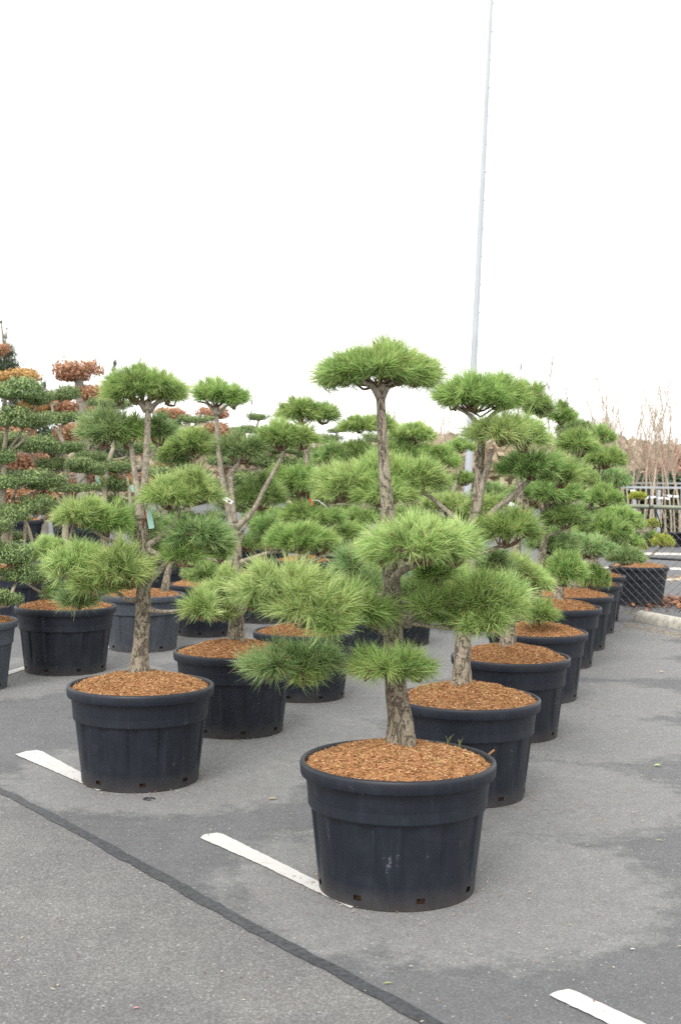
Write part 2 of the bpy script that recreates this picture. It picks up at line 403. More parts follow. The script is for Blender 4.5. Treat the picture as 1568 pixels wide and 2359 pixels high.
# the coarser lane on the camera side of the tar seam
seam_px = [(-500, 1610), (-250, 1712), (0, 1822), (60, 1852), (110, 1878), (165, 1908), (215, 1935), (262, 1963), (312, 1990), (360, 2016), (415, 2046), (470, 2078),
           (530, 2110), (590, 2144), (650, 2176), (712, 2208), (775, 2240), (840, 2276), (905, 2310), (965, 2343), (1030, 2383), (1200, 2490), (1500, 2700)]
seam = [G(x, y) for x, y in seam_px]
sp, _ = smooth_path(seam, [0] * len(seam), 0.03)
rnd = random.Random(3)
nrm = []
for i in range(len(sp)):
    t = (sp[min(i + 1, len(sp) - 1)] - sp[max(i - 1, 0)]).normalized(); nrm.append(Vector((-t.y, t.x, 0)))
def edge_noise(i, s, a): return a * mnoise.noise(Vector((sp[i].x * s, sp[i].y * s, 3.3))) + a * .5 * mnoise.noise(Vector((sp[i].x * s * 4, sp[i].y * s * 4, 8.3)))
V = []; F = []
for i in range(len(sp)):
    wv = 0.031
    V += [sp[i] + nrm[i] * (wv + edge_noise(i, 5, .014)) + Vector((0, 0, .008)), sp[i] - nrm[i] * (wv + edge_noise(i, 7, .011)) + Vector((0, 0, .008))]
    if i: F.append((2 * i - 2, 2 * i - 1, 2 * i + 1, 2 * i))
tag(link('tar_seam', mesh('tar_seam', V, F, M_TAR, False)), 'wavy dark tar seam running across the asphalt at lower left', 'tar seam', kind='structure')
V = []; F = []
far = Vector((-14, -14, 0))
for i in range(0, len(sp)):
    V += [sp[i] + Vector((0, 0, .004)), sp[i] - nrm[i] * 16 + Vector((0, 0, .004))]
    if i: F.append((2 * i - 2, 2 * i - 1, 2 * i + 1, 2 * i))
# one ordered sheet: seam edge, then two far corners
V = [s + Vector((0, 0, .004)) for s in sp] + [Vector((sp[-1].x + 8, sp[-1].y - 14, .004)), Vector((sp[0].x - 8, sp[0].y - 14, .004))]
tag(link('lane', mesh('lane', V, [tuple(range(len(V)))], M_LANE, False)), kind='structure')
def stripe(pts, label, name='parking_stripe'):
    q = [G(x, y, .005) for x, y in pts]
    rr = random.Random(int(pts[0][0]))
    out = []
    for i in range(len(q)):                   # subdivide and roughen the painted edge a little
        a, b = q[i], q[(i + 1) % len(q)]; k = max(1, int((b - a).length / .025))
        for j in range(k):
            out.append(a.lerp(b, j / k) + Vector((rr.uniform(-.0025, .0025), rr.uniform(-.0025, .0025), 0)))
    tag(link(name, mesh(name, out, [tuple(range(len(out)))], M_PAINT, False)), label, 'road marking', 'painted parking stripes', kind='structure')
stripe([(461, 1929), (470, 1921), (500, 1917), (514, 1920), (735, 2030), (800, 2062), (816, 2086), (808, 2091), (735, 2056), (600, 1990)], 'white stripe running up to the nearest pot')
stripe([(36, 1737), (60, 1730), (86, 1727), (98, 1730), (195, 1782), (228, 1800), (238, 1819), (226, 1820), (195, 1806)], 'white stripe running up to the left front pot')
stripe([(1263, 2291), (1285, 2281), (1308, 2277), (1320, 2280), (1500, 2364), (1800, 2510), (1700, 2510), (1400, 2356)], 'white stripe cut off by the lower right corner')
stripe([(-120, 1592), (17, 1546), (60, 1533), (170, 1506), (252, 1485), (330, 1467), (330, 1473), (252, 1492), (170, 1513), (52, 1543), (17, 1555), (-120, 1600)], 'thin white line passing behind the left pots')
M_PALE = plain('worn_line_paint', (0.5, 0.48, 0.43), 0.8, 0.2, noise=0.35, nscale=4)
for y, lb in ((1272, 'farthest pale line beyond the fence'), (1306, 'white line beyond the fence'), (1330, 'leaf-strewn pale line just beyond the fence')):
    a = [G(x, yy, .005) for x, yy in ((1380, y - 1), (1700, y + 3), (1700, y + 8), (1380, y + 4))]
    tag(link('road_line', mesh('road_line', a, [(0, 3, 2, 1)], M_PALE, False)), lb, 'road marking', kind='structure')

# ------------------------------------------------------------------ pots and mulch
def revolve(prof, n=96, rfun=None, skip=None):
    V = []; F = []
    for j, (r, z) in enumerate(prof):
        for k in range(n):
            a = 2 * math.pi * k / n
            rr = r if rfun is None else rfun(r, z, a, j)
            V.append((rr * math.cos(a), rr * math.sin(a), z))
    for j in range(len(prof) - 1):
        for k in range(n):
            if skip and skip(j, k): continue
            a = j * n + k; b = j * n + (k + 1) % n
            F.append((a, b, b + n, a + n))
    return V, F
NP = 120
def flute(r, z, a, j):
    # broad raised panels with shallow channels between them, fading out at the foot
    k = (a * 14 / (2 * math.pi)) % 1.0
    ch = 1.0 if k < 0.30 else 0.0
    val = 1.0 if k < 0.32 else 0.0
    amt = 0.0105 * min(1, max(0, (z - 0.05) / 0.12))
    return r - amt * val
prof = [(.336, 0.0), (.338, .004), (.341, .034), (.343, .056)] + [(.343 + (.378 - .343) * t, .058 + (.368 - .058) * t) for t in (.1, .25, .4, .55, .7, .85, 1.0)]
holes = {int(NP * (i + .5) / 8) + 3 for i in range(8)}
V, F = revolve(prof, NP, flute, skip=lambda j, k: j == 2 and (k in holes or (k - 1) in holes))
bodyV = V
ME_BODY = mesh('pot_body', V, F, M_POT, True); ME_BODY.set_sharp_from_angle(angle=R(12))
V, F = revolve([(.3775, .366), (.387, .369), (.3895, .374), (.394, .50), (.3945, .508)], NP); ME_COLLAR = mesh('pot_collar', V, F, M_POT, True); ME_COLLAR.set_sharp_from_angle(angle=R(20))
V, F = revolve([(.3935, .508), (.4165, .500), (.4215, .501), (.4235, .506), (.4265, .545), (.4235, .556), (.417, .561), (.409, .560), (.404, .553), (.401, .50), (.392, .42)], NP)
ME_RIM = mesh('pot_rim', V, F, M_POT, True)
V, F = revolve([(.318, .002), (.331, .02), (.334, .12), (.36, .40), (.30, .47), (.0, .47)], 40,
               lambda r, z, a, j: r * (1 + .006 * math.sin(a * 17 + z * 60))); ME_SOIL = mesh('root_ball', V, F, M_SOIL, True)
def variant(me, mat):
    m2 = me.copy(); m2.materials.clear(); m2.materials.append(mat); return m2
GREY = tuple(variant(m, M_POTGREY) for m in (ME_BODY, ME_COLLAR, ME_RIM))
DARK = (ME_BODY, ME_COLLAR, ME_RIM)

def mulch_mesh(seed, n, fine=True):
    g = np.random.default_rng(seed)
    # heap
    rings, seg = 16, 48; V = [(0, 0, .073)]; F = []
    def hz(r, a):
        t = r / .402
        x, y = r * math.cos(a), r * math.sin(a)
        return .072 * (1 - t ** 1.7) * 1.0 - .012 * t ** 6 + .012 * mnoise.noise(Vector((x * 9 + seed, y * 9, 0))) + .006 * mnoise.noise(Vector((x * 30, y * 30, seed)))
    for j in range(1, rings + 1):
        for k in range(seg):
            r = .402 * j / rings; a = 2 * math.pi * k / seg
            V.append((r * math.cos(a), r * math.sin(a), hz(r, a)))
    for k in range(seg): F.append((0, 1 + k, 1 + (k + 1) % seg, 0)[:3])
    for j in range(rings - 1):
        for k in range(seg):
            a = 1 + j * seg + k; b = 1 + j * seg + (k + 1) % seg
            F.append((a, a + seg, b + seg)); F.append((a, b + seg, b))
    V = np.array(V); Fh = np.array(F)
    C = np.tile(np.array([[.30, .15, .07]]), (len(V), 1))
    # chips and fibres lying every way on it
    rr = .397 * np.sqrt(g.random(n)); aa = g.random(n) * 2 * np.pi
    x, y = rr * np.cos(aa), rr * np.sin(aa)
    z = np.array([hz(a, b) for a, b in zip(rr, aa)]) + g.uniform(-.001, .006, n)
    fibre = g.random(n) < .62
    L = np.where(fibre, g.uniform(.012, .036, n), g.uniform(.006, .018, n)); wd = np.where(fibre, g.uniform(.0007, .0013, n), g.uniform(.0014, .0036, n))
    yaw = g.random(n) * 2 * np.pi; pit = g.normal(0, .28, n); rol = g.normal(0, .6, n)
    d = np.stack([np.cos(yaw) * np.cos(pit), np.sin(yaw) * np.cos(pit), np.sin(pit)], 1)
    s = np.stack([-np.sin(yaw), np.cos(yaw), np.zeros(n)], 1)
    nn = np.cross(d, s); s = s * np.cos(rol)[:, None] + nn * np.sin(rol)[:, None]
    P = np.stack([x, y, z], 1)
    a = P - d * (L / 2)[:, None] - s * wd[:, None]; b = P - d * (L / 2)[:, None] + s * wd[:, None]
    c = P + d * (L / 2)[:, None] + s * (wd * .7)[:, None]; e = P + d * (L / 2)[:, None] - s * (wd * .7)[:, None]
    Vc = np.stack([a, b, c, e], 1).reshape(-1, 3)
    base = len(V) + 4 * np.arange(n)[:, None]
    Fc = np.concatenate([base + np.array([[0, 1, 2]]), base + np.array([[0, 2, 3]])], 0)
    pal = np.array([[.41, .212, .100], [.47, .262, .132], [.35, .170, .078], [.52, .315, .172], [.27, .128, .062], [.60, .43, .28]])
    pick = g.choice(6, n, p=[.3, .25, .2, .13, .09, .03])
    cc = pal[pick] * g.uniform(.8, 1.2, (n, 1))
    ye = fibre & (g.random(n) < .18); cc[ye] = np.array([.42, .33, .13]) * g.uniform(.7, 1.2, (ye.sum(), 1))
    C = np.concatenate([C, np.repeat(cc, 4, 0)], 0)
    return mesh('bark_mulch', np.concatenate([V, Vc], 0), np.concatenate([Fh, Fc], 0), M_MULCH, False, C)
MULCH = [mulch_mesh(1, 15000), mulch_mesh(2, 15000), mulch_mesh(3, 7000)]
MULCH_LABEL = {}
for i, (k, (cx, Z, s, grey, label)) in enumerate(POTS.items()):
    p = POS[k]
    rz = random.uniform(0, 6.28)
    tilt = (0, 0)
    e = empty('plant_pot', p, (0, 0, rz)); e.scale = (s * random.uniform(.985, 1.015), s * random.uniform(.985, 1.015), s)
    tag(e, label, 'plant pot', 'nursery pots')
    ms = GREY if grey else DARK
    link('body', ms[0], e); link('collar', ms[1], e); link('rim', ms[2], e); link('root_ball', ME_SOIL, e)
    hs_ = 0.546
    o = link('bark_mulch', MULCH[i % 2 if Z < 13 else 2], None, p + Vector((0, 0, hs_ * s)), (0, 0, random.uniform(0, 6.28)), (s, s, s * (1.25 if k in ('R3', 'R2') else random.uniform(.85, 1.15))))
    tag(o, 'bark mulch in the ' + label, 'mulch', kind='stuff')

# ------------------------------------------------------------------ foliage
def unit(a): return a / np.maximum(np.linalg.norm(a, axis=-1, keepdims=True), 1e-9)
def perp_frame(ax, g):
    q = g.normal(size=ax.shape); e1 = unit(q - ax * (q * ax).sum(-1, keepdims=True)); return e1, np.cross(ax, e1)
PINE_PAL = {   # dark, middle, bright needle colours
 'green': ((.155, .255, .082), (.318, .475, .150), (.500, .635, .240)),
 'light': ((.208, .320, .108), (.410, .560, .200), (.600, .715, .315)),
 'blue':  ((.150, .245, .102), (.295, .440, .180), (.475, .600, .285)),
 'deep':  ((.127, .222, .078), (.256, .405, .134), (.430, .565, .220)),
}
def tri_tubes(A, B, ra, rb):
    """three-sided twigs from A to B"""
    n = len(A); ax = unit(B - A); ref = np.where(np.abs(ax[:, 2:3]) < .9, np.array([[0, 0, 1.]]), np.array([[1., 0, 0]]))
    e1 = unit(np.cross(ax, ref)); e2 = np.cross(ax, e1); V = []
    for P, r in ((A, ra), (B, rb)):
        for k in range(3):
            a = 2 * np.pi * k / 3
            V.append(P + (e1 * math.cos(a) + e2 * math.sin(a)) * np.asarray(r).reshape(-1, 1))
    V = np.stack(V, 1).reshape(-1, 3); o = 6 * np.arange(n)[:, None]; F = []
    for k in range(3):
        k2 = (k + 1) % 3
        F += [o + np.array([[k, k2, 3 + k2]]), o + np.array([[k, 3 + k2, 3 + k]])]
    return V, np.concatenate(F, 0)
def needle_pad(seed, a, c, b, pal='green', L=.095, w=.0013, dens=1.0, nper=50, sparse=False):
    """a cloud-pruned pad of pine shoots: half sizes a (x), c (y), b (z); origin at its centre"""
    g = np.random.default_rng(seed)
    loose = pal[0] == '~'; pal = pal.lstrip('~')
    if loose: dens *= .56; nper = 66; w *= 1.08; L *= 1.06; b *= 1.08; a *= 1.04
    a = a * 1.26; c = c * 1.16; b = b * 1.10
    area = a * c * 1.5 + (a + c) * b * .5
    N = int(max(20, 1150 * area * dens))
    # a lens-shaped dome: shoots fan out from a hub below, rising in the middle, level at the rim
    r = np.sqrt(g.random(N)); ph = g.random(N) * 2 * np.pi
    kind = g.random(N); rim = kind > .86; ins = (kind > .70) & ~rim
    r = np.where(rim, g.uniform(.75, 1.0, N), r)
    dx, dy = r * np.cos(ph), r * np.sin(ph)
    KL = int(np.clip(round(10 * a * c / .04), 6, 14))
    lob = np.stack([np.sqrt(g.random(KL)), g.random(KL) * 2 * np.pi], 1); lob = np.stack([lob[:, 0] * np.cos(lob[:, 1]), lob[:, 0] * np.sin(lob[:, 1])], 1) * .85
    dd = np.stack([dx[:, None] - lob[:, 0], dy[:, None] - lob[:, 1]], 2); near_ = np.argmin((dd ** 2).sum(2), 1)
    dv = dd[np.arange(N), near_] / .32; amp = g.uniform(.86, 1.22, KL)
    bump = amp[near_] * (1.06 - .34 * np.clip((dv ** 2).sum(1), 0, 1.6))      # every branch end makes its own tuft
    dome = np.sqrt(np.maximum(0, 1 - r ** 2)) ** 1.15
    ea, ec = max(a - .72 * L, .5 * a), max(c - .72 * L, .5 * c); eb = max(b - .50 * L, .35 * b)
    z = np.where(rim, g.uniform(-.42, .1, N) * b, np.where(ins, g.uniform(-.4, .7, N) * b * dome, (dome * bump * g.uniform(.82, 1.05, N)) * (eb + .35 * b) - .35 * b))
    P = np.stack([dx * ea * (.90 + .10 * bump), dy * ec * (.90 + .10 * bump), z], 1)
    P[g.random(N) < .07] *= 1.10
    ax = unit(np.stack([dx * .95 + dv[:, 0] * .42, dy * .95 + dv[:, 1] * .42, np.where(rim, g.normal(-.06, .22, N), .10 + .85 * dome)], 1) + g.normal(0, .24, (N, 3)))
    tone = np.clip(g.normal(.52, .27, N), 0, 1)
    n = nper; s = .075
    t = g.random((N, n)) ** .65
    th = np.radians((76 if loose else 62) - (56 if loose else 48) * t + g.normal(0, 15, (N, n))); fi = g.random((N, n)) * 2 * np.pi
    e1, e2 = perp_frame(ax, g)
    dirn = ax[:, None] * np.cos(th)[..., None] + (e1[:, None] * np.cos(fi)[..., None] + e2[:, None] * np.sin(fi)[..., None]) * np.sin(th)[..., None]
    base = P[:, None] + ax[:, None] * ((t - 1) * s)[..., None]
    ln = (L * g.uniform(.62, 1.12, (N, 1)) * g.uniform(.58, 1.14, (N, n)))[..., None]
    bend = ax[:, None] * g.uniform(-.02, .13, (N, n, 1)) + np.array([0, 0, -1]) * g.uniform(0, .10, (N, n, 1)) + g.normal(0, .07, (N, n, 3))
    mid = base + dirn * ln * .5; tip = base + dirn * ln * .98 + bend * ln
    sd = unit(np.cross(dirn, g.normal(size=dirn.shape)))
    wv = w * g.uniform(.8, 1.2, (N, n, 1))
    V = np.stack([base - sd * wv * .8, base + sd * wv * .8, mid - sd * wv, mid + sd * wv, tip], 2).reshape(-1, 3)
    M = N * n; o = 5 * np.arange(M)[:, None]
    F = np.concatenate([o + np.array([[0, 1, 3]]), o + np.array([[0, 3, 2]]), o + np.array([[2, 3, 4]])], 0)
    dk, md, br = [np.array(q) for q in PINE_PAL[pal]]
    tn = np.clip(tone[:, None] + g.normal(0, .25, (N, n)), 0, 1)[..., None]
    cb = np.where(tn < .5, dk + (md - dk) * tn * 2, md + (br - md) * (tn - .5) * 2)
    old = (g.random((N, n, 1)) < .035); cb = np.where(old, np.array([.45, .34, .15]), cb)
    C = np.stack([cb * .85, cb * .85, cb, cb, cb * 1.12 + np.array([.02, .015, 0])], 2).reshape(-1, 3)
    mi = np.zeros(len(F), dtype=np.int32)
    # twigs: hub -> limb ends -> shoots, with pale buds at shoot tips
    hub = np.array([0, 0, -b * .80])
    K = max(6, N // 9)
    ends = P[g.choice(N, K, replace=False)] * np.array([.72, .72, .55]) + np.array([0, 0, -b * .22])
    j1 = hub + (ends - hub) * .45 + np.array([0, 0, -.12 * b]) + g.normal(0, .012, (K, 3))
    near = np.argmin(((P[:, None] - ends[None]) ** 2).sum(-1), 1)
    tv, tf = [], []
    for A, B, ra, rb in ((np.repeat(hub[None], K, 0), j1, .009, .0065), (j1, ends, .0065, .0045), (ends[near], P + ax * .004, .0038, .0024)):
        v_, f_ = tri_tubes(A, B, np.full(len(A), ra), np.full(len(A), rb)); tf.append(f_ + sum(len(q) for q in tv)); tv.append(v_)
    kb = g.random(N) < .5
    bv, bf = tri_tubes(P[kb] + ax[kb] * .002, P[kb] + ax[kb] * .022, np.full(kb.sum(), .0034), np.full(kb.sum(), .0012))
    tv_ = np.concatenate(tv, 0); tf_ = np.concatenate(tf, 0)
    V2 = np.concatenate([V, tv_, bv], 0); F2 = np.concatenate([F, tf_ + len(V), bf + len(V) + len(tv_)], 0)
    C2 = np.concatenate([C, np.tile([[.16, .11, .08]], (len(tv_), 1)), np.tile([[.50, .42, .34]], (len(bv), 1))], 0)
    mi = np.concatenate([np.zeros(len(F), np.int32), np.ones(len(tf_), np.int32), np.zeros(len(bf), np.int32)])
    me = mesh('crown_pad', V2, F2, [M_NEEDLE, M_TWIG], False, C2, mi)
    return me
GEN = {}
def generic_pad(i, pal):
    k = (i % 3, pal)
    if k not in GEN: GEN[k] = needle_pad(900 + i % 3 + 10 * list(PINE_PAL).index(pal), .30, .27, .125, pal, .10, .0026, .8, 34)
    return GEN[k]

def limb(parent, root, pts, rad, mat, sides=10, step=.035, rough=.05, name='branch'):
    q, r = smooth_path(pts, rad, step)
    r = [v * (1 + .55 * math.exp(-i * step / .035)) for i, v in enumerate(r)]      # swollen collar where the limb leaves
    V, F = tube_arrays([p - root for p in q], r, sides, True, rough, 9.0)
    return link(name, mesh(name, V, F, mat, True), parent)
PSEED = [0]
def pine(key, label, trunk, stems=(), pads=(), hero=True, L=.1, group='cloud-pruned pines in pots', base_rough=.12):
    """trunk / stems: [(x, y, dz, radius m)] in the photo at the tree's distance + dz
       pads: (x, y, half width, half height, dz, palette, attach (x,y,dz) or None)"""
    Z = POTS[key][1]
    root = POS[key].copy(); root.z = .56
    e = empty('pine_tree', root); tag(e, label, 'pine tree', group)
    T = [W(x, y, Z + dz) for x, y, dz, r in trunk]
    T0 = T[0].copy(); T[0] = Vector((T0.x, T0.y, .57))
    T.insert(0, Vector((T0.x, T0.y, .48)))
    nt = len(trunk)
    rd = [trunk[0][3] * 1.30, trunk[0][3] * 1.10] + [t[3] * (.95 - .2 * min(1, (k + 1) / nt * 1.5)) for k, t in enumerate(trunk[1:])]
    nl = max(2, int(len(T) * .45))
    q, r = smooth_path(T, rd, .016 if hero else .05)
    V, F = tube_arrays([p - root for p in q], r, 28 if hero else 12, True, base_rough if hero else .06, 11.0)
    link('trunk', mesh('trunk', V, F, M_BARK, True), e)
    for st in stems:
        limb(e, root, [W(x, y, Z + dz) for x, y, dz, r in st], [s[3] * .80 for s in st], M_BARKUP, 14 if hero else 7, .02 if hero else .06)
    for i, pd in enumerate(pads):
        x, y, a, b, dz, pal = pd[:6]
        zz = Z + dz; sc = zz / FPX
        P = W(x, y, zz); a_, b_ = a * sc, b * sc; c_ = min(a_ * .9, .32 if not hero else .36)
        PSEED[0] += 1
        rz = random.uniform(0, 6.28)
        tilt = (random.uniform(-.06, .06), random.uniform(-.06, .06), 0)
        if hero:
            link('crown_pad', needle_pad(PSEED[0], a_, c_, b_, pal, L, .00112 * (1 + (Z - 5.5) * .09)), e, P - root, tilt)
        else:
            gm = generic_pad(PSEED[0], pal)
            link('crown_pad', gm, e, P - root, (0, 0, random.choice((0, math.pi)) + random.uniform(-.3, .3)), (a_ / .30, c_ / .27, b_ / .125))
        at = pd[6] if len(pd) > 6 else None
        if at == 'top': continue
        hub = P + Vector((0, 0, -b_ * .8))
        if at is None:                                   # nearest sensible point of the trunk, below the pad
            best = min(T[1:], key=lambda t: (t - hub).length + (2.0 if t.z > hub.z - .02 else 0))
            at_p = best
        else: at_p = W(at[0], at[1], Z + (at[2] if len(at) > 2 else 0))
        d = hub - at_p; r1 = .010 + .008 * min(1, d.length)
        m1 = at_p + d * .4 + Vector((0, 0, -.10 * d.length * random.uniform(.2, 1))) + Vector((random.uniform(-.04, .04), random.uniform(-.04, .04), 0)) * d.length
        m2 = at_p + d * .78 + Vector((0, 0, -.04 * d.length)) + Vector((random.uniform(-.04, .04), random.uniform(-.04, .04), 0)) * d.length
        limb(e, root, [at_p, m1, m2, hub], [r1 * 1.25, r1, r1 * .8, r1 * .55], M_BARKUP, 8, .04)
    return e

# --- the front pine
pine('R1', 'front pine nearest the camera with a high flat-topped crown', 
     [(926, 1700, .05, .066), (921, 1650, .05, .058), (912, 1585, .04, .055), (908, 1520, .03, .052), (906, 1450, .02, .054), (903, 1390, .02, .050),
      (899, 1300, .0, .046), (894, 1200, .0, .040), (886, 1100, .0, .034), (880, 1000, .0, .029), (877, 930, .0, .026), (876, 885, .0, .030)],
     [[(876, 915, 0, .018), (850, 885, -.02, .014), (800, 872, -.04, .009), (768, 868, -.05, .005)],
      [(877, 915, 0, .018), (900, 885, .02, .014), (950, 875, .03, .010), (985, 870, .04, .005)],
      [(905, 1445, .02, .026), (930, 1425, 0, .024), (975, 1405, -.03, .021), (1010, 1400, -.05, .016), (1050, 1425, -.05, .012), (1075, 1440, -.04, .008)],
      [(930, 1432, 0, .014), (975, 1440, -.02, .011), (1040, 1448, -.03, .010), (1090, 1455, -.02, .006)],
      [(899, 1345, 0, .022), (920, 1318, -.07, .020), (955, 1300, -.16, .018), (985, 1285, -.22, .012)],
      [(905, 1545, .03, .022), (855, 1540, .03, .014), (790, 1528, .03, .012), (740, 1538, .03, .010), (690, 1545, .02, .007)],
      [(905, 1470, .02, .021), (860, 1440, -.02, .018), (800, 1425, -.08, .018), (720, 1410, -.12, .012)]],
     [(868, 846, 122, 50, 0, 'green', 'top'), (900, 835, 100, 52, .05, 'light', 'top'), (792, 858, 68, 32, -.05, 'green', 'top'), (955, 856, 62, 34, 0, 'light', 'top'), (762, 864, 38, 20, .02, '~green', 'top'), (985, 862, 34, 20, .05, '~light', 'top'),
      (955, 1245, 124, 58, -.26, 'light', 'top'), (1050, 1255, 78, 58, -.16, 'light', 'top'), (880, 1265, 62, 44, -.2, 'light', 'top'),
      (655, 1345, 120, 56, -.12, '~light', 'top'), (720, 1395, 112, 52, -.2, '~light', 'top'), (795, 1390, 98, 52, -.1, '~green', 'top'), (582, 1366, 50, 38, -.1, '~light', 'top'), (760, 1425, 72, 36, -.2, '~light', 'top'),
      (905, 1528, 92, 40, -.13, '~green', 'top'), (952, 1532, 56, 36, -.05, '~light', 'top'), (848, 1528, 52, 30, -.1, '~light', 'top'),
      (640, 1525, 94, 40, .02, '~blue', 'top'), (715, 1512, 80, 38, .04, '~blue', 'top'), (700, 1545, 66, 30, .0, '~green', 'top'),
      (1100, 1380, 106, 58, -.06, '~green', 'top'), (1158, 1365, 72, 48, -.02, '~light', 'top'), (1045, 1400, 70, 44, .0, '~green', 'top'), (1105, 1425, 86, 32, -.1, '~light', 'top'),
      (822, 1305, 72, 52, .30, '~blue', (899, 1370, 0)), (965, 1360, 66, 50, .28, '~blue', (903, 1400, 0)), (1010, 1330, 64, 44, .3, 'green', (903, 1390, 0)), (975, 1400, 60, 34, .34, 'blue', (903, 1420, 0)), (1060, 1345, 56, 40, .2, 'light', (903, 1390, 0)), (985, 1385, 48, 30, -.08, '~green', 'top'), (1000, 1310, 60, 34, -.05, '~green', 'top'), (870, 1405, 44, 32, -.1, '~green', 'top'), (850, 1360, 64, 46, .22, '~blue', (903, 1420, 0))])
# --- the left front pine
pine('L1', 'left front pine with two upright stems above a straight trunk',
     [(320, 1553, .02, .062), (324, 1500, .02, .053), (329, 1430, .01, .051), (331, 1370, 0, .052), (334, 1320, 0, .048), (330, 1260, 0, .045), (326, 1180, 0, .040)],
     [[(327, 1195, 0, .034), (333, 1110, 0, .026), (338, 1030, 0, .0235), (341, 960, 0, .022), (342, 925, 0, .026)],
      [(325, 1190, 0, .03), (316, 1120, .02, .024), (309, 1070, .03, .021), (304, 1035, .05, .019), (296, 1005, .09, .014)],
      [(338, 1260, 0, .024), (372, 1235, -.03, .020), (402, 1205, -.06, .017), (412, 1175, -.08, .016), (400, 1155, -.08, .012)],
      [(328, 1268, 0, .022), (290, 1258, -.05, .017), (245, 1240, -.09, .014), (215, 1222, -.1, .010)],
      [(335, 1262, 0, .022), (380, 1285, -.04, .018), (425, 1290, -.05, .013), (465, 1285, -.05, .008)],
      [(335, 1345, 0, .028), (362, 1320, .1, .023), (388, 1292, .2, .018)],
      [(328, 1350, 0, .024), (300, 1338, -.08, .018), (255, 1345, -.12, .013), (220, 1350, -.14, .008)],
      [(326, 1376, 0, .018), (295, 1382, -.03, .014), (265, 1362, -.05, .012), (225, 1372, -.05, .009), (180, 1380, -.05, .006)],
      [(336, 1400, 0, .020), (365, 1408, -.06, .015), (410, 1406, -.1, .011), (440, 1396, -.12, .007)],
      [(338, 945, 0, .02), (315, 922, 0, .013), (280, 912, 0, .007)], [(343, 945, 0, .02), (372, 922, 0, .013), (410, 918, 0, .007)]],
     [(330, 888, 92, 46, 0, 'green', 'top'), (388, 903, 54, 34, .03, 'light', 'top'), (275, 900, 46, 36, 0, 'green', 'top'),
      (238, 990, 66, 52, .04, 'blue', 'top'), (292, 990, 62, 50, .09, 'green', 'top'), (365, 985, 44, 44, .22, 'blue', (318, 1080, .02)),
      (385, 1135, 72, 42, -.12, 'light', 'top'), (450, 1125, 66, 44, -.06, 'light', 'top'),
      (190, 1180, 70, 38, -.12, 'light', 'top'), (245, 1195, 66, 46, -.06, 'green', 'top'), (320, 1205, 60, 40, .25, 'blue', (330, 1260, 0)),
      (455, 1230, 80, 52, -.06, 'blue', 'top'), (430, 1265, 58, 40, -.1, '~green', 'top'), (510, 1262, 36, 36, -.02, 'green', 'top'),
      (180, 1300, 76, 50, -.14, '~light', 'top'), (270, 1305, 86, 56, -.18, 'light', 'top'), (215, 1335, 64, 38, -.2, '~green', 'top'), (300, 1320, 50, 40, -.1, 'green', 'top'),
      (465, 1392, 52, 38, -.12, '~light', 'top'), (185, 1375, 54, 28, .0, '~blue', 'top')])
# --- twin-stem pine
pine('L2', 'twin-stem pine with a slim stem up to a small round top',
     [(544, 1468, .02, .062), (545, 1420, .02, .056), (543, 1370, 0, .054), (545, 1290, 0, .050), (541, 1235, 0, .048), (535, 1200, 0, .042)],
     [[(538, 1215, 0, .036), (522, 1150, 0, .028), (509, 1080, 0, .0245), (502, 1010, 0, .023), (499, 960, 0, .020), (500, 938, 0, .022)],
      [(538, 1205, 0, .030), (533, 1140, .03, .028), (531, 1095, .05, .030), (548, 1068, .06, .018), (555, 1050, .06, .014)],
      [(543, 1215, 0, .028), (580, 1180, .0, .022), (612, 1120, .0, .019), (642, 1065, .02, .017), (655, 1035, .02, .014)],
      [(545, 1298, 0, .024), (585, 1284, -.06, .018), (625, 1272, -.08, .016), (680, 1272, -.08, .010)],
      [(520, 1155, 0, .02), (490, 1115, .1, .017), (462, 1078, .15, .015), (438, 1050, .18, .012)],
      [(540, 1300, 0, .020), (500, 1292, -.08, .014), (460, 1282, -.1, .010)],
      [(550, 1250, 0, .018), (572, 1190, .15, .015), (590, 1160, .2, .011)],
      [(545, 1400, 0, .016), (520, 1392, -.1, .012), (490, 1380, -.15, .008)],
      [(499, 955, 0, .016), (478, 930, 0, .010), (455, 925, 0, .005)], [(501, 955, 0, .016), (525, 932, 0, .010), (555, 925, 0, .005)]],
     [(500, 905, 58, 38, 0, 'green', 'top'), (540, 912, 44, 34, .02, 'green', 'top'),
      (552, 1032, 64, 40, .07, 'blue', 'top'), (645, 1003, 56, 38, .02, 'green', 'top'), (692, 1005, 48, 34, .04, 'green', 'top'),
      (430, 1025, 72, 42, .2, 'green', 'top'), (400, 1050, 46, 30, .22, 'blue', 'top'), (600, 1135, 62, 46, .22, 'deep', 'top'),
      (680, 1240, 72, 38, -.08, 'green', 'top'), (735, 1248, 52, 32, -.04, 'green', 'top'),
      (525, 1355, 64, 50, -.18, '~light', 'top'), (500, 1400, 46, 32, -.15, '~green', 'top'), (475, 1320, 46, 36, .25, 'deep', (544, 1390, 0))])
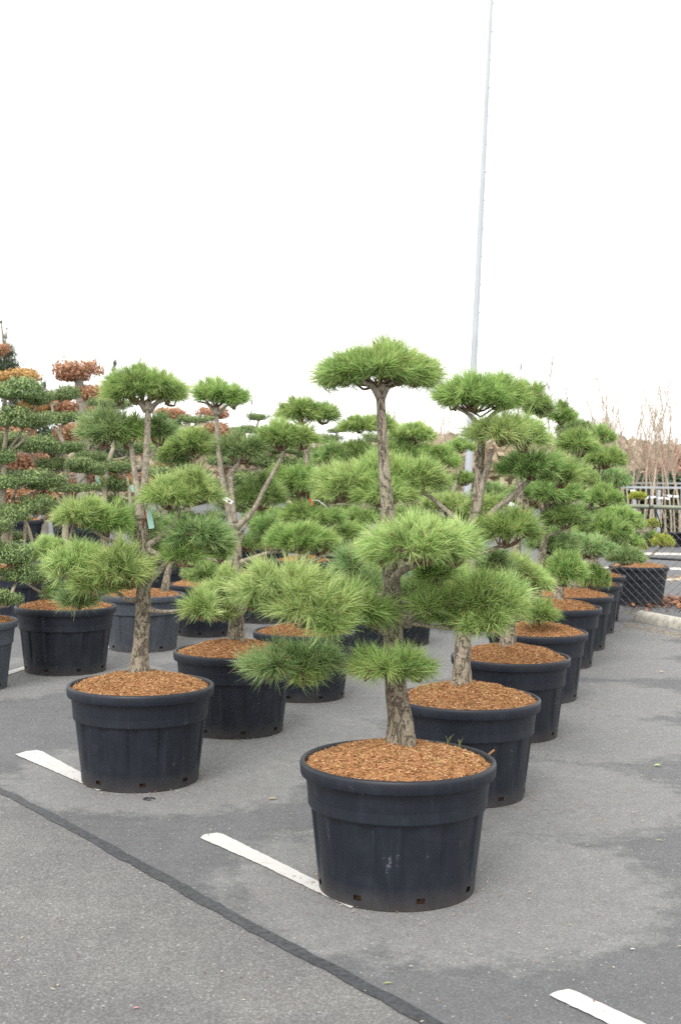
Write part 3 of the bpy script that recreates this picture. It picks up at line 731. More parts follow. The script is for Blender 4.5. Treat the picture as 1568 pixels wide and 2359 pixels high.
# --- second pine of the right-hand row
pine('R2', 'second pine of the right-hand row with a leaning forked trunk',
     [(1062, 1572, .03, .058), (1064, 1520, .03, .052), (1066, 1460, .02, .052), (1070, 1380, .0, .048), (1080, 1280, 0, .044), (1092, 1200, 0, .038), (1101, 1110, 0, .034), (1108, 1030, 0, .030), (1108, 975, 0, .028)],
     [[(1096, 1180, 0, .026), (1112, 1110, -.02, .022), (1124, 1070, -.05, .020), (1130, 1035, -.08, .016)],
      [(1088, 1230, 0, .026), (1135, 1178, .02, .022), (1180, 1140, .04, .020), (1218, 1106, .05, .016)],
      [(1084, 1240, 0, .024), (1055, 1200, .04, .018), (1015, 1165, .08, .016), (980, 1138, .1, .014), (940, 1135, .1, .010)],
      [(1078, 1300, 0, .024), (1110, 1275, -.05, .018), (1150, 1258, -.08, .012)],
      [(1108, 990, 0, .026), (1080, 955, 0, .014), (1040, 935, 0, .007)], [(1109, 990, 0, .026), (1140, 950, 0, .015), (1190, 935, .02, .008)]],
     [(1095, 908, 98, 48, 0, 'green', 'top'), (1150, 905, 74, 46, .05, 'green', 'top'), (1045, 912, 50, 34, 0, 'green', 'top'),
      (1150, 990, 80, 42, -.1, 'light', 'top'), (1212, 1000, 60, 46, -.06, 'light', 'top'),
      (1222, 1070, 80, 40, .06, 'deep', 'top'), (1285, 1085, 62, 42, .1, 'green', 'top'),
      (800, 1110, 82, 50, .1, 'light', 'top'), (880, 1098, 90, 52, .14, 'light', 'top'), (960, 1100, 78, 50, .1, 'light', 'top'), (885, 1135, 84, 34, .05, 'light', 'top'),
      (1165, 1218, 86, 48, -.06, 'green', 'top'), (1005, 1280, 66, 44, .2, 'deep', (1080, 1320, 0)), (1130, 1300, 60, 40, .2, 'blue', (1072, 1360, 0))])
# --- third of the right-hand row
pine('R3', 'third pine of the right-hand row with a wide silvery lower pad',
     [(1168, 1470, .0, .056), (1172, 1420, 0, .05), (1180, 1330, 0, .046), (1190, 1230, 0, .04), (1195, 1130, 0, .034), (1200, 1040, 0, .03), (1210, 960, 0, .024)], (),
     [(1215, 920, 58, 40, .0, 'green', 'top'), (1245, 938, 34, 28, .02, 'blue', 'top'), 
      (1175, 1318, 66, 46, -.15, 'light', (1178, 1395, 0)), (1235, 1335, 42, 42, -.1, 'light', (1178, 1395, 0)), (1150, 1330, 46, 36, .1, 'blue', (1178, 1390, 0)),
      (1110, 1160, 52, 30, .2, 'green', (1188, 1240, 0))])
M4 = dict(hero=True)
pine('R4', 'fourth pine of the right-hand row with bare twigs under its middle pad',
     [(1225, 1415, 0, .052), (1232, 1380, 0, .048), (1245, 1300, 0, .042), (1255, 1220, 0, .036), (1260, 1150, 0, .030), (1272, 1060, 0, .026), (1290, 985, 0, .02)], (),
     [(1290, 952, 42, 30, 0, 'green', 'top'), (1330, 1022, 54, 34, 0, 'green', (1275, 1070, 0)), (1240, 1130, 60, 28, -.1, 'deep', (1257, 1205, 0)), (1300, 1135, 50, 30, 0, 'green', (1257, 1205, 0)),
      (1300, 1190, 58, 32, -.05, 'deep', (1255, 1235, 0)), (1300, 1312, 56, 42, -.1, 'green', (1240, 1330, 0)), (1240, 1408, 46, 34, -.25, 'green', (1232, 1400, 0)), (1270, 1250, 60, 30, .1, 'blue', (1245, 1290, 0))])
pine('R5', 'fifth pine of the right-hand row, blue-green and low',
     [(1284, 1372, 0, .055), (1290, 1320, 0, .045), (1300, 1250, 0, .04), (1310, 1150, 0, .032), (1320, 1040, 0, .024), (1325, 1000, 0, .02)], (),
     [(1322, 985, 40, 24, 0, 'blue', 'top'), (1352, 1258, 60, 30, -.2, 'blue', (1300, 1290, 0)), (1368, 1330, 34, 32, -.15, 'green', (1292, 1330, 0)), (1330, 1100, 46, 30, .1, 'green', (1310, 1160, 0)),
      (1290, 1240, 50, 30, .1, 'deep', (1300, 1270, 0))], hero=False)
pine('R6', 'sixth pine of the right-hand row with a rounded upper head',
     [(1318, 1350, 0, .05), (1330, 1290, 0, .045), (1345, 1220, 0, .04), (1368, 1130, 0, .03), (1378, 1080, 0, .024), (1380, 1020, 0, .02)], (),
     [(1378, 1003, 36, 26, 0, 'green', 'top'), (1392, 1055, 48, 28, -.1, 'green', (1370, 1130, 0)), (1388, 1143, 44, 27, -.2, 'green', (1360, 1170, 0)), (1380, 1218, 70, 34, -.2, 'green', (1345, 1240, 0)), (1330, 1190, 50, 30, .1, 'blue', (1350, 1210, 0))], hero=False)
pine('R7', 'seventh pine of the right-hand row with drooping blue-green side pads',
     [(1345, 1335, 0, .05), (1352, 1280, 0, .04), (1375, 1200, 0, .034), (1395, 1130, 0, .026)], (),
     [(1413, 1103, 38, 28, 0, 'blue', 'top'), (1385, 1105, 34, 24, .1, 'deep', 'top'), (1412, 1190, 62, 24, -.1, 'green', (1375, 1220, 0)), (1440, 1282, 46, 22, -.2, 'blue', (1360, 1310, -.1)), (1400, 1255, 46, 26, .0, 'blue', (1358, 1285, 0))], hero=False)
pine('R8', 'last pine of the right-hand row beside the mesh fence',
     [(1360, 1322, 0, .05), (1375, 1270, 0, .04), (1400, 1210, 0, .03), (1415, 1180, 0, .024)], (),
     [(1440, 1205, 42, 24, 0, 'green', (1400, 1220, 0)), (1432, 1245, 46, 24, 0, 'green', (1388, 1260, 0)), (1405, 1170, 40, 20, .1, 'blue', 'top')], hero=False)
# --- middle row, behind the front pair
pine('L3', 'pine behind the twin-stem pine with a broad dark top pad',
     [(694, 1430, 0, .055), (696, 1350, 0, .05), (700, 1250, 0, .045), (705, 1150, 0, .038), (707, 1050, 0, .034), (706, 985, 0, .028)], (),
     [(690, 948, 58, 34, 0, 'green', 'top'), (740, 950, 48, 30, .05, 'deep', 'top'), (640, 1100, 44, 34, -.1, 'green', (704, 1165, 0)), (690, 1108, 60, 38, -.15, 'green', (704, 1165, 0)),
      (700, 1185, 58, 30, -.2, 'green', (700, 1240, 0)), (755, 1190, 44, 26, -.1, 'green', (700, 1240, 0)), (620, 1215, 46, 30, .1, 'deep', (700, 1270, 0)), (800, 1230, 46, 30, .1, 'green', (698, 1300, 0))])
pine('L4', 'pine left of the front trunk with an open flat top',
     [(838, 1390, 0, .055), (840, 1300, 0, .048), (842, 1180, 0, .04), (848, 1080, 0, .032), (850, 1010, 0, .026)], (),
     [(825, 978, 46, 22, 0, 'green', 'top'), (875, 975, 42, 24, .1, 'green', 'top'), (765, 1050, 46, 30, -.1, 'deep', (846, 1110, 0)), (820, 1042, 50, 32, 0, 'deep', (846, 1110, 0)),
      (820, 1192, 50, 24, 0, 'green', (842, 1230, 0)), (790, 1260, 50, 30, 0, 'deep', (840, 1300, 0))])
pine('L5', 'pine right of the front trunk with a small domed top pad',
     [(918, 1370, 0, .055), (925, 1280, 0, .048), (938, 1180, 0, .04), (945, 1080, 0, .032), (948, 1015, 0, .026)], (),
     [(947, 998, 54, 26, 0, 'light', 'top'), (920, 1045, 60, 32, 0, 'deep', (946, 1090, 0)), (1000, 1055, 58, 34, -.1, 'green', (946, 1100, 0)), (945, 1200, 66, 32, 0, 'deep', (935, 1240, 0)), (1000, 1235, 60, 32, .2, 'green', (930, 1280, 0))])
pine('L6', 'far pine between the front trunk and the second right pine',
     [(1012, 1310, 0, .055), (1030, 1200, 0, .045), (1050, 1110, 0, .034), (1062, 1050, 0, .024)], (),
     [(1060, 1028, 34, 18, 0, 'green', 'top'), (1066, 1102, 34, 18, .1, 'green', (1045, 1130, 0)), (1030, 1160, 60, 28, -.1, 'light', (1035, 1190, 0)), (1130, 1130, 44, 22, .2, 'blue', (1040, 1180, 0)), (1080, 1190, 48, 24, 0, 'green', (1030, 1220, 0)), (980, 1200, 44, 24, 0, 'green', (1028, 1230, 0))], hero=False)
# --- left row
pine('K1', 'low many-stemmed pine in the wide far-left pot',
     [(116, 1385, 0, .03), (118, 1362, 0, .027), (112, 1330, 0, .02), (118, 1295, 0, .016)],
     [[(116, 1372, 0, .018), (85, 1358, -.1, .014), (60, 1342, -.12, .009)], [(118, 1370, 0, .02), (150, 1345, .1, .015), (190, 1310, .1, .010)]],
     [(112, 1268, 56, 30, 0, 'light', 'top'), (82, 1322, 38, 26, -.1, '~blue', 'top'), (190, 1285, 62, 32, .15, 'blue', 'top'), (150, 1362, 50, 22, .0, '~blue', 'top')])
pine('K2', 'pine with a leaning stem in the pale grey pot',
     [(380, 1345, 0, .042), (388, 1315, 0, .036), (398, 1285, 0, .032), (400, 1240, 0, .028)], (),
     [(330, 1210, 56, 30, 0, 'blue', 'top'), (410, 1215, 50, 30, .1, 'deep', 'top'), (360, 1260, 44, 24, .1, 'deep', 'top')], hero=False)
pine('K3', 'small blue-green pine in the pot beside the pale grey one',
     [(475, 1350, 0, .035), (474, 1330, 0, .03), (470, 1290, 0, .025)], (),
     [(465, 1310, 46, 34, 0, 'blue', 'top'), (490, 1290, 40, 26, .1, 'deep', 'top')], hero=False)
pine('K4', 'pine deep between the twin-stem pine and its neighbour',
     [(605, 1330, 0, .05), (607, 1280, 0, .045), (610, 1200, 0, .035)], (),
     [(610, 1195, 50, 26, 0, 'deep', 'top'), (640, 1240, 44, 22, 0, 'blue', (607, 1270, 0)), (575, 1250, 40, 22, 0, 'deep', (607, 1280, 0))], hero=False)
pine('K5', 'far pine low behind the centre pines',
     [(700, 1290, 0, .05), (730, 1220, 0, .04), (760, 1150, 0, .03)], (),
     [(770, 1140, 50, 22, 0, 'green', 'top'), (700, 1215, 40, 20, 0, 'green', (725, 1240, 0)), (800, 1190, 46, 22, 0, 'deep', (740, 1220, 0))], hero=False)

# ------------------------------------------------------------------ small-leaved topiary (box holly, beech)
def leaf_pad(seed, a, c, b, pal, n, ln, wd, mat, boxy=2.6, name='crown_pad'):
    """clipped leafy pad: leaves through the shell of a flattened superellipsoid"""
    g = np.random.default_rng(seed)
    K0 = 16
    lp = g.uniform(-1, 1, (K0 * 4, 3)); lp = lp[(lp[:, 0] ** 2 + lp[:, 1] ** 2) < 1][:K0]; lp[:, 2] *= .45
    lp[:, :2] *= .74; lr_ = g.uniform(.26, .50, len(lp))
    which = g.choice(len(lp), n, p=lr_ ** 2 / (lr_ ** 2).sum())
    d = unit(g.normal(size=(n, 3)))
    sh = np.where(g.random(n) < .78, g.uniform(.80, 1.05, n), g.uniform(.3, .8, n))
    P = (lp[which] + d * (lr_[which] * sh)[:, None] * np.array([[1, 1, 1.35]])) * np.array([[a, c, b]]) + g.normal(0, ln * .55, (n, 3))
    fl_ = -.55 * b; P[:, 2] = np.where(P[:, 2] < fl_, fl_ + (P[:, 2] - fl_) * .35, P[:, 2])
    sh = np.where(P[:, 2] > .1 * b, sh, .5)
    nor = unit(d * np.array([[1, 1, 1.3]]) + g.normal(0, .55, (n, 3)))
    t = unit(np.cross(nor, g.normal(size=(n, 3)))); s = np.cross(nor, t)
    q_ = g.uniform(.55, 1.35, (n, 1)); L = ln * q_; Wd = wd * q_ * g.uniform(.8, 1.2, (n, 1))
    V = np.stack([P - t * L * .5, P + s * Wd * .5 + nor * Wd * .18, P + t * L * .5, P - s * Wd * .5 + nor * Wd * .18], 1).reshape(-1, 3)
    o = 4 * np.arange(n)[:, None]
    F = np.concatenate([o + np.array([[0, 1, 2]]), o + np.array([[0, 2, 3]])], 0)
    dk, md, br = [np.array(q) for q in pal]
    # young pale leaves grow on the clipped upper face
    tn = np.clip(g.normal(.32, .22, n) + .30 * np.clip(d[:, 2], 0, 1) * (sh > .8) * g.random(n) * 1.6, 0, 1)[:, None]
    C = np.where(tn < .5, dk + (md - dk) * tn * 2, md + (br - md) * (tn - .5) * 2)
    K = 22
    ends = P[g.choice(n, K)] * .8; hub = np.repeat(np.array([[0, 0, -b * .9]]), K, 0)
    tv, tf = tri_tubes(hub, ends, np.full(K, .010), np.full(K, .004))
    V = np.concatenate([V, tv], 0); C = np.concatenate([np.repeat(C, 4, 0), np.tile([[.3, .25, .18]], (len(tv), 1))], 0)
    mi = np.concatenate([np.zeros(len(F), np.int32), np.ones(len(tf), np.int32)])
    return mesh(name, V, np.concatenate([F, tf + 4 * n], 0), [mat, M_BARKH], False, C, mi)
HOLLY = ((.075, .122, .050), (.215, .305, .112), (.450, .520, .200))
HOLLYD = ((.035, .060, .034), (.075, .115, .060), (.150, .195, .110))
BEECH = ((.34, .19, .11), (.56, .34, .21), (.70, .48, .32))
GOLD = ((.36, .20, .085), (.54, .34, .14), (.64, .45, .20))
BROWN = ((.34, .27, .19), (.50, .41, .29), (.60, .50, .36))
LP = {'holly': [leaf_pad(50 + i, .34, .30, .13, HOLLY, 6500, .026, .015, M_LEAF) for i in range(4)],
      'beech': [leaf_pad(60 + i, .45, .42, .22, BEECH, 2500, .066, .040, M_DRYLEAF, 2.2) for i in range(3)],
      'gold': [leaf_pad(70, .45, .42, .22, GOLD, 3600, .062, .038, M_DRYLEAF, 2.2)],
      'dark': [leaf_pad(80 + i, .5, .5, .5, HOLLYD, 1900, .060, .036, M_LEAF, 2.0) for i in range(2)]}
LSZ = {'holly': (.34, .30, .13), 'beech': (.45, .42, .22), 'gold': (.45, .42, .22), 'dark': (.5, .5, .5)}
lrnd = random.Random(11)
def leafy(key, name, label, cat, kind, pads, stems, mat, group, ground=False, Z=None, x=None):
    """pads: (x, y, a, b, dz[, kind]); stems: lists of (x, y, dz, r)"""
    if key: Z = POTS[key][1]; root = POS[key].copy(); root.z = .56 * POTS[key][2]
    else: root = W(x, HOR, Z); root.z = 0
    e = empty(name, root); tag(e, label, cat, group)
    allp = []
    for i, st in enumerate(stems):
        P = [W(a, b, Z + dz) for a, b, dz, r in st]
        if i == 0: P[0] = Vector((P[0].x, P[0].y, root.z - (.06 if key else .05)))
        allp += P
        q, r = smooth_path(P, [s[3] for s in st], .08)
        V, F = tube_arrays([p - root for p in q], r, 9, True, .07, 8)
        link('trunk' if i == 0 else 'branch', mesh('trunk', V, F, mat, True), e)
    for pd in pads:
        kd = pd[5] if len(pd) > 5 else kind
        zz = Z + pd[4]; sc = zz / FPX; sa, sc_, sb = LSZ[kd]
        P = W(pd[0], pd[1], zz); A = pd[2] * sc; B = pd[3] * sc
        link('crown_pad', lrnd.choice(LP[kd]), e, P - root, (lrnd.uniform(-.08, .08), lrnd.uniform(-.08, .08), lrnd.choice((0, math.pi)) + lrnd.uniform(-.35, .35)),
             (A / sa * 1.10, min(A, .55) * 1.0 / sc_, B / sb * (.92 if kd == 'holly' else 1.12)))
        hub = P + Vector((0, 0, -B * .7))
        cand = [t for t in allp if t.z < hub.z - .03] or allp[:1]
        at = min(cand, key=lambda t: (t - hub).length)
        d = hub - at
        if d.length > .06:
            V, F = tube_arrays([p - root for p in (at, at + d * .5 + Vector((0, 0, -.06 * d.length)), hub)], [.022, .018, .012], 6)
            link('branch', mesh('branch', V, F, mat, True), e)
    return e
GH = 'clipped box hollies in pots'
leafy('K0', 'box_holly_tree', 'clipped box holly reaching in low at the left edge, nearest of the hollies', 'box holly', 'holly',
      [(18, 1378, 40, 24, -.1), (25, 1272, 54, 36, .2), (-60, 1300, 60, 34, 0), (40, 1318, 46, 26, .2), (-40, 1220, 60, 30, .1)], [[(-80, 1420, 0, .05), (-70, 1330, 0, .04), (-50, 1240, 0, .03)], [(-74, 1370, 0, .025), (-20, 1340, .1, .02), (25, 1325, .2, .014)], [(-76, 1400, 0, .02), (-30, 1400, -.05, .016), (10, 1394, -.1, .012)]], M_BARKH, GH)
leafy('J1', 'box_holly_tree', 'tall clipped box holly with wide stacked pads at the left edge', 'box holly', 'holly',
      [(30, 898, 68, 32, 0), (85, 920, 36, 20, .1), (15, 960, 66, 30, -.1), (78, 968, 46, 26, 0), (15, 1022, 40, 22, .2), (40, 1105, 70, 26, 0), (95, 1110, 52, 24, .2), (25, 1180, 50, 30, -.2), (85, 1165, 34, 32, 0), (-10, 1050, 44, 26, 0), (20, 1235, 46, 18, .3)],
      [[(12, 1290, 0, .05), (12, 1225, 0, .045), (8, 1150, 0, .04), (10, 1050, 0, .03), (24, 930, 0, .02)], [(80, 1262, 0, .022), (62, 1205, -.1, .018), (45, 1190, -.15, .014)], [(28, 1290, 0, .03), (24, 1220, .05, .028), (30, 1150, .1, .02)], [(58, 1270, 0, .018), (58, 1200, 0, .016)]], M_BARKH, GH)
leafy('J2', 'box_holly_tree', 'slim clipped box holly with a long pale bare stem', 'box holly', 'holly',
      [(143, 907, 40, 22, 0), (150, 962, 44, 19, 0), (62, 1018, 56, 28, -.2), (155, 1030, 48, 20, .1), (115, 1066, 36, 18, 0), (205, 1075, 50, 24, -.2), (180, 1122, 54, 15, -.3), (112, 1160, 30, 22, .2), (170, 1190, 46, 20, .2)],
      [[(150, 1270, 0, .05), (152, 1200, 0, .046), (152, 1090, 0, .04), (148, 1030, 0, .036), (138, 1000, 0, .028), (128, 985, 0, .02)], [(138, 1005, 0, .024), (142, 985, 0, .018), (146, 975, 0, .014)], [(150, 1130, 0, .03), (134, 1090, .05, .03), (131, 1040, .05, .024)], [(125, 965, 0, .02), (121, 935, 0, .018), (120, 920, 0, .012)], [(152, 1180, 0, .02), (130, 1140, 0, .018), (115, 1120, 0, .014)]], M_BARKH, GH)
leafy('J3', 'box_holly_tree', 'clipped box holly half hidden behind the left front pine', 'box holly', 'holly',
      [(280, 1075, 34, 22, 0), (266, 1115, 40, 26, .1), (217, 1048, 44, 13, .3), (262, 930, 48, 15, .3), (240, 985, 50, 20, .4), (235, 1075, 40, 20, .2), (290, 1160, 40, 24, .2), (310, 1030, 40, 20, .3), (230, 1160, 50, 24, .3)],
      [[(240, 1270, 0, .05), (240, 1180, 0, .046), (244, 1110, 0, .04), (252, 1060, 0, .034), (262, 1030, 0, .026)], [(300, 1230, 0, .03), (300, 1150, 0, .028), (294, 1100, 0, .02)]], M_BARKH, GH)
leafy('J4', 'box_holly_tree', 'clipped box holly between the left front pine and the twin-stem pine', 'box holly', 'holly',
      [(380, 1088, 54, 20, 0), (455, 966, 38, 13, .4), (398, 975, 30, 14, .5), (445, 1085, 44, 18, .1), (360, 1142, 50, 22, 0), (430, 1150, 46, 22, .2), (385, 1190, 60, 24, .2), (485, 1120, 30, 20, .2), (420, 1030, 40, 18, .5), (480, 1200, 40, 30, .4), (350, 1240, 50, 24, .3)],
      [[(365, 1290, 0, .05), (375, 1200, 0, .045), (395, 1120, 0, .036), (415, 1040, .2, .024), (430, 990, .3, .02)]], M_BARKH, GH)
leafy('J5', 'box_holly_tree', 'far clipped box holly seen between the twin-stem pine and its right neighbour', 'box holly', 'holly',
      [(596, 961, 24, 11, 0), (560, 989, 36, 12, 0), (640, 1030, 60, 20, .1), (600, 1060, 56, 20, 0), (660, 1068, 60, 22, .2), (580, 1105, 60, 24, 0), (650, 1130, 70, 26, .2), (520, 1060, 40, 18, 0), (560, 1160, 60, 26, .3), (660, 1190, 60, 26, .3)],
      [[(600, 1260, 0, .05), (602, 1180, 0, .045), (598, 1080, 0, .036), (590, 985, 0, .02)]], M_BARKH, GH)
leafy('J6', 'box_holly_tree', 'rearmost clipped box holly in the middle of the picture', 'box holly', 'holly',
      [(745, 1008, 42, 16, 0), (775, 990, 24, 10, 0), (730, 1045, 60, 20, 0), (800, 1085, 60, 24, 0), (740, 1110, 60, 24, .2), (880, 1010, 44, 14, .3), (830, 1130, 60, 26, .3), (760, 1160, 60, 26, .3), (900, 1180, 60, 30, .5), (1000, 1130, 60, 26, .5)],
      [[(760, 1250, 0, .05), (764, 1160, 0, .045), (766, 1060, 0, .036), (764, 1000, 0, .02)]], M_BARKH, GH)
GB = 'brown beech topiaries'
leafy('B1', 'beech_topiary', 'brown-leaved beech topiary with a mushroom top above the hollies', 'beech tree', 'beech',
      [(182, 856, 52, 26, 0), (212, 910, 42, 20, .1), (140, 938, 56, 18, 0), (230, 940, 30, 14, 0), (165, 996, 40, 22, -.2), (55, 1066, 56, 24, -.4), (100, 940, 36, 14, .2, 'gold'), (245, 1085, 46, 24, .2), (120, 1120, 60, 26, .2), (60, 1150, 60, 24, .2), (150, 1180, 46, 26, .2)],
      [[(190, 1220, 0, .13), (190, 1100, 0, .12), (189, 960, 0, .11), (184, 890, 0, .10), (182, 868, 0, .07)], [(190, 955, 0, .07), (205, 925, 0, .05), (215, 915, 0, .03)]], M_GREYBARK, GB)
leafy('B2', 'beech_topiary', 'brown-leaved beech topiary showing behind the left pine tops', 'beech tree', 'beech',
      [(398, 954, 44, 14, 0), (490, 952, 36, 16, 0), (430, 1000, 50, 18, 0), (500, 990, 34, 16, 0), (410, 1072, 46, 20, .2, 'gold'), (360, 1010, 40, 20, 0), (310, 1110, 44, 24, .4), (540, 1010, 30, 14, .2)],
      [[(430, 1230, 0, .12), (428, 1100, 0, .10), (432, 985, 0, .07), (436, 960, 0, .05)]], M_GREYBARK, GB)
leafy('B3', 'beech_topiary', 'golden-brown beech topiary at the left edge', 'beech tree', 'beech',
      [(2, 806, 22, 16, 0), (-14, 812, 24, 20, .1), (48, 864, 46, 16, -.2, 'gold'), (-30, 900, 60, 20, 0), (20, 1000, 60, 26, .2), (10, 1140, 56, 24, .2), (70, 935, 30, 14, .2, 'gold')],
      [[(-12, 1230, 0, .11), (-13, 1050, 0, .09), (-12, 920, 0, .07), (-8, 825, 0, .03)]], M_GREYBARK, GB)
# dark hollies far left, with thin leading shoots above the rest
GD = 'dark hollies behind the topiary'
def dark_holly(label, x, Z, pads, top):
    e = leafy(None, 'holly_tree', label, 'holly tree', 'dark', pads, [[(x, 1250, 0, .09), (x, 1000, 0, .06), (x, top[1] + 60, 0, .014), (top[0], top[1], 0, .005)]], M_GREYBARK, GD, Z=Z, x=x)
    return e
dark_holly('dark holly with a thin leading shoot at the upper left edge', 10, 28, [(14, 842, 44, 34, 0), (44, 872, 34, 22, 0), (30, 850, 26, 20, -.4), (22, 812, 22, 16, -.5), (40, 880, 40, 30, 0), (-15, 880, 50, 50, 0), (15, 812, 20, 22, 0), (14, 775, 6, 8, 0), (3, 741, 5, 5, 0), (17, 757, 3, 3, 0), (55, 930, 46, 46, 0), (60, 1000, 60, 60, 0), (10, 1100, 70, 70, 0)], (4, 738))
dark_holly('dark holly whose tip shows left of the brown mushroom top', 104, 29, [(103, 885, 6, 12, 0), (96, 873, 4, 4, 0), (104, 930, 26, 34, 0), (110, 1010, 46, 60, 0), (110, 1110, 60, 60, 0)], (104, 868))
dark_holly('dark holly whose tip stands behind the left front pine top', 265, 29, [(265, 836, 6, 10, 0), (262, 850, 7, 8, 0), (200, 905, 22, 18, 0), (258, 885, 14, 24, 0), (255, 950, 34, 50, 0), (260, 1050, 60, 70, 0)], (264, 824))

# ------------------------------------------------------------------ bare young trees in the frames beyond the fence
def bare_mesh(seed, H, spread, n1, lo=.42, mat=M_BARETWIG, fan=.17, thin=1.0):
    g = random.Random(seed); mb = MB()
    def wig(p, d, L, r, k, lev):
        pts = [p]; q = p.copy(); dd = d.normalized()
        for i in range(k):
            dd = (dd + Vector((g.gauss(0, .07), g.gauss(0, .07), g.gauss(.06, .05)))).normalized(); q = q + dd * (L / k); pts.append(q.copy())
        rad = [r * (1 - .82 * i / k) for i in range(k + 1)]
        mb.tube(pts, rad, 4 if lev else 7, False)
        return pts
    st = wig(Vector((0, 0, 0)), Vector((g.gauss(0, .02), g.gauss(0, .02), 1)), H, .034, 12, 0)
    for i in range(n1):
        t = lo + (1 - lo) * (i + g.random()) / n1; k = min(11, int(t * 12)); p = st[k].lerp(st[k + 1], t * 12 - k)
        a = g.random() * 6.283
        L = H * spread * (1.15 - t) * g.uniform(.6, 1.2)
        b = wig(p, Vector((math.cos(a) * fan * 2, math.sin(a) * fan * 2, 1)), L, .012 * thin, 5, 1)
        for j in range(g.randint(3, 6)):
            q = b[g.randint(1, 4)]; a2 = g.random() * 6.283
            wig(q, Vector((math.cos(a2) * .5, math.sin(a2) * .5, 1)), L * g.uniform(.25, .5), .0055 * thin, 3, 2)
    return mesh('bare_tree', mb.v, mb.f, mat, True)
BARE = [bare_mesh(i, 4.4, .46, 14, .38, fan=.24, thin=.75) for i in range(4)]
BARER = [bare_mesh(20 + i, 3.2, .5, 34, .3, M_REDTWIG) for i in range(2)]
BIRCHM = [bare_mesh(30 + i, 7.0, .40, 30, .3, M_BIRCH, .26) for i in range(2)]
brnd = random.Random(5)
def bare(x, Z, h, me, label, group, H0=4.4, wide=1.0):
    p = W(x, HOR, Z); p.z = 0
    s = h / H0
    e = link('bare_tree', me, None, p, (0, 0, brnd.uniform(0, 6.28)), (s * wide, s * wide, s)); tag(e, label, 'bare tree', group)
    return e
GBT = 'bare young trees lined up beyond the fence'
xs_ = 1352
i = 0
while xs_ < 1625:
    Z = 33 + (i % 3) * .9; top = (940, 975, 900, 985, 925, 960, 865, 990, 915, 950)[(i * 7) % 10] - 25 + brnd.uniform(-14, 14)
    bare(xs_, Z, CAMH + (HOR + 8 - top) / FPX * Z, BARE[i % 4], 'slender bare tree tied to the metal frame beyond the fence', GBT, wide=.9)
    xs_ += brnd.uniform(6, 11); i += 1
for i, x in enumerate([892, 905, 918, 931, 944, 958, 972, 985, 1000, 1015, 1030, 1045, 1058, 1070]):
    Z = 36 + (i % 4) * 1.3; top = 915 + brnd.uniform(-25, 45)
    bare(x, Z, CAMH + (HOR - top) / FPX * Z, BARE[i % 4], 'tan bare tree in the gap right of the front pine top', 'tan bare trees behind the middle pines')
for x, Z, top in ((1222, 40, 812), (1290, 41, 800), (1255, 42, 850)):
    bare(x, Z, CAMH + (HOR - top) / FPX * Z, BIRCHM[x % 2], {1222: 'left', 1255: 'middle', 1290: 'right'}[x] + ' one of three dark wispy birches above the right-hand pines', 'wispy birches far right', 7.0, .9)
for x, Z, top in ((604, 42, 905), (640, 43, 925)):
    bare(x, Z, CAMH + (HOR - top) / FPX * Z, BIRCHM[x % 2], {604: 'left', 640: 'right'}[x] + ' one of two small bare skyline trees right of the twin-stem pine', 'small skyline trees', 7.0, 1.1)
for i, (x, top) in enumerate([(1525, 1015), (1542, 1005), (1560, 1000), (1580, 990), (1600, 1000)]):
    Z = 39
    bare(x, Z, CAMH + (HOR - top) / FPX * Z, BARER[i % 2], ('leftmost', 'second', 'middle', 'fourth', 'rightmost')[i] + ' of five reddish bare shrubs at the right edge beyond the fence', 'reddish shrubs beyond the fence', 3.2, 1.15)
# a hedge, and a far belt of trees
def belt(name, label, cat, segs, pal, mat, leaf=.10, n=2600, seed=90, kind=None):
    g = np.random.default_rng(seed); VV = []; FF = []; CC = []; off = 0
    for (x0, x1, Z, top, th) in segs:
        A = W(x0, HOR, Z); B = W(x1, HOR, Z); h = CAMH + (HOR - top) / FPX * Z
        u = g.random(n); hz = h * (g.random(n) ** .8)
        wob = np.array([1 + .16 * mnoise.noise(Vector((q * (x1 - x0) / 18.0, Z, 2.0))) + .10 * mnoise.noise(Vector((q * (x1 - x0) / 5.0, Z, 7.0))) for q in u])
        hz = hz * wob
        P = np.stack([A.x + (B.x - A.x) * u, A.y + (B.y - A.y) * u + g.normal(0, th, n), hz], 1)
        nor = unit(g.normal(size=(n, 3)) + np.array([0, -.5, .4])); t = unit(np.cross(nor, g.normal(size=(n, 3)))); s = np.cross(nor, t)
        L = leaf * g.uniform(.6, 1.5, (n, 1))
        VV.append(np.stack([P - t * L, P + s * L * .6, P + t * L, P - s * L * .6], 1).reshape(-1, 3))
        o = 4 * np.arange(n)[:, None] + off; FF += [o + np.array([[0, 1, 2]]), o + np.array([[0, 2, 3]])]; off += 4 * n
        dk, md, br = [np.array(q) for q in pal]; tn = g.random((n, 1)); c = np.where(tn < .5, dk + (md - dk) * tn * 2, md + (br - md) * (tn - .5) * 2)
        CC.append(np.repeat(c, 4, 0))
    o = link(name, mesh(name, np.concatenate(VV), np.concatenate(FF), mat, False, np.concatenate(CC)))
    tag(o, label, cat, None, kind); return o
belt('hedge', 'dark evergreen hedge behind the bare young trees', 'hedge', [(1360, 1680, 36.6, 1088, .25)], HOLLYD, M_LEAF, .06, 14000, 91)
belt('far_wood', 'brownish far wood on the skyline', 'wood', [(-300, 500, 75, 1010, 2.0), (480, 900, 80, 1025, 2.0), (860, 1200, 70, 1015, 2.0), (1180, 1440, 72, 1010, 2.0), (1380, 1800, 78, 1020, 2.0)], BROWN, M_DRYLEAF, .26, 7000, 92, 'stuff')
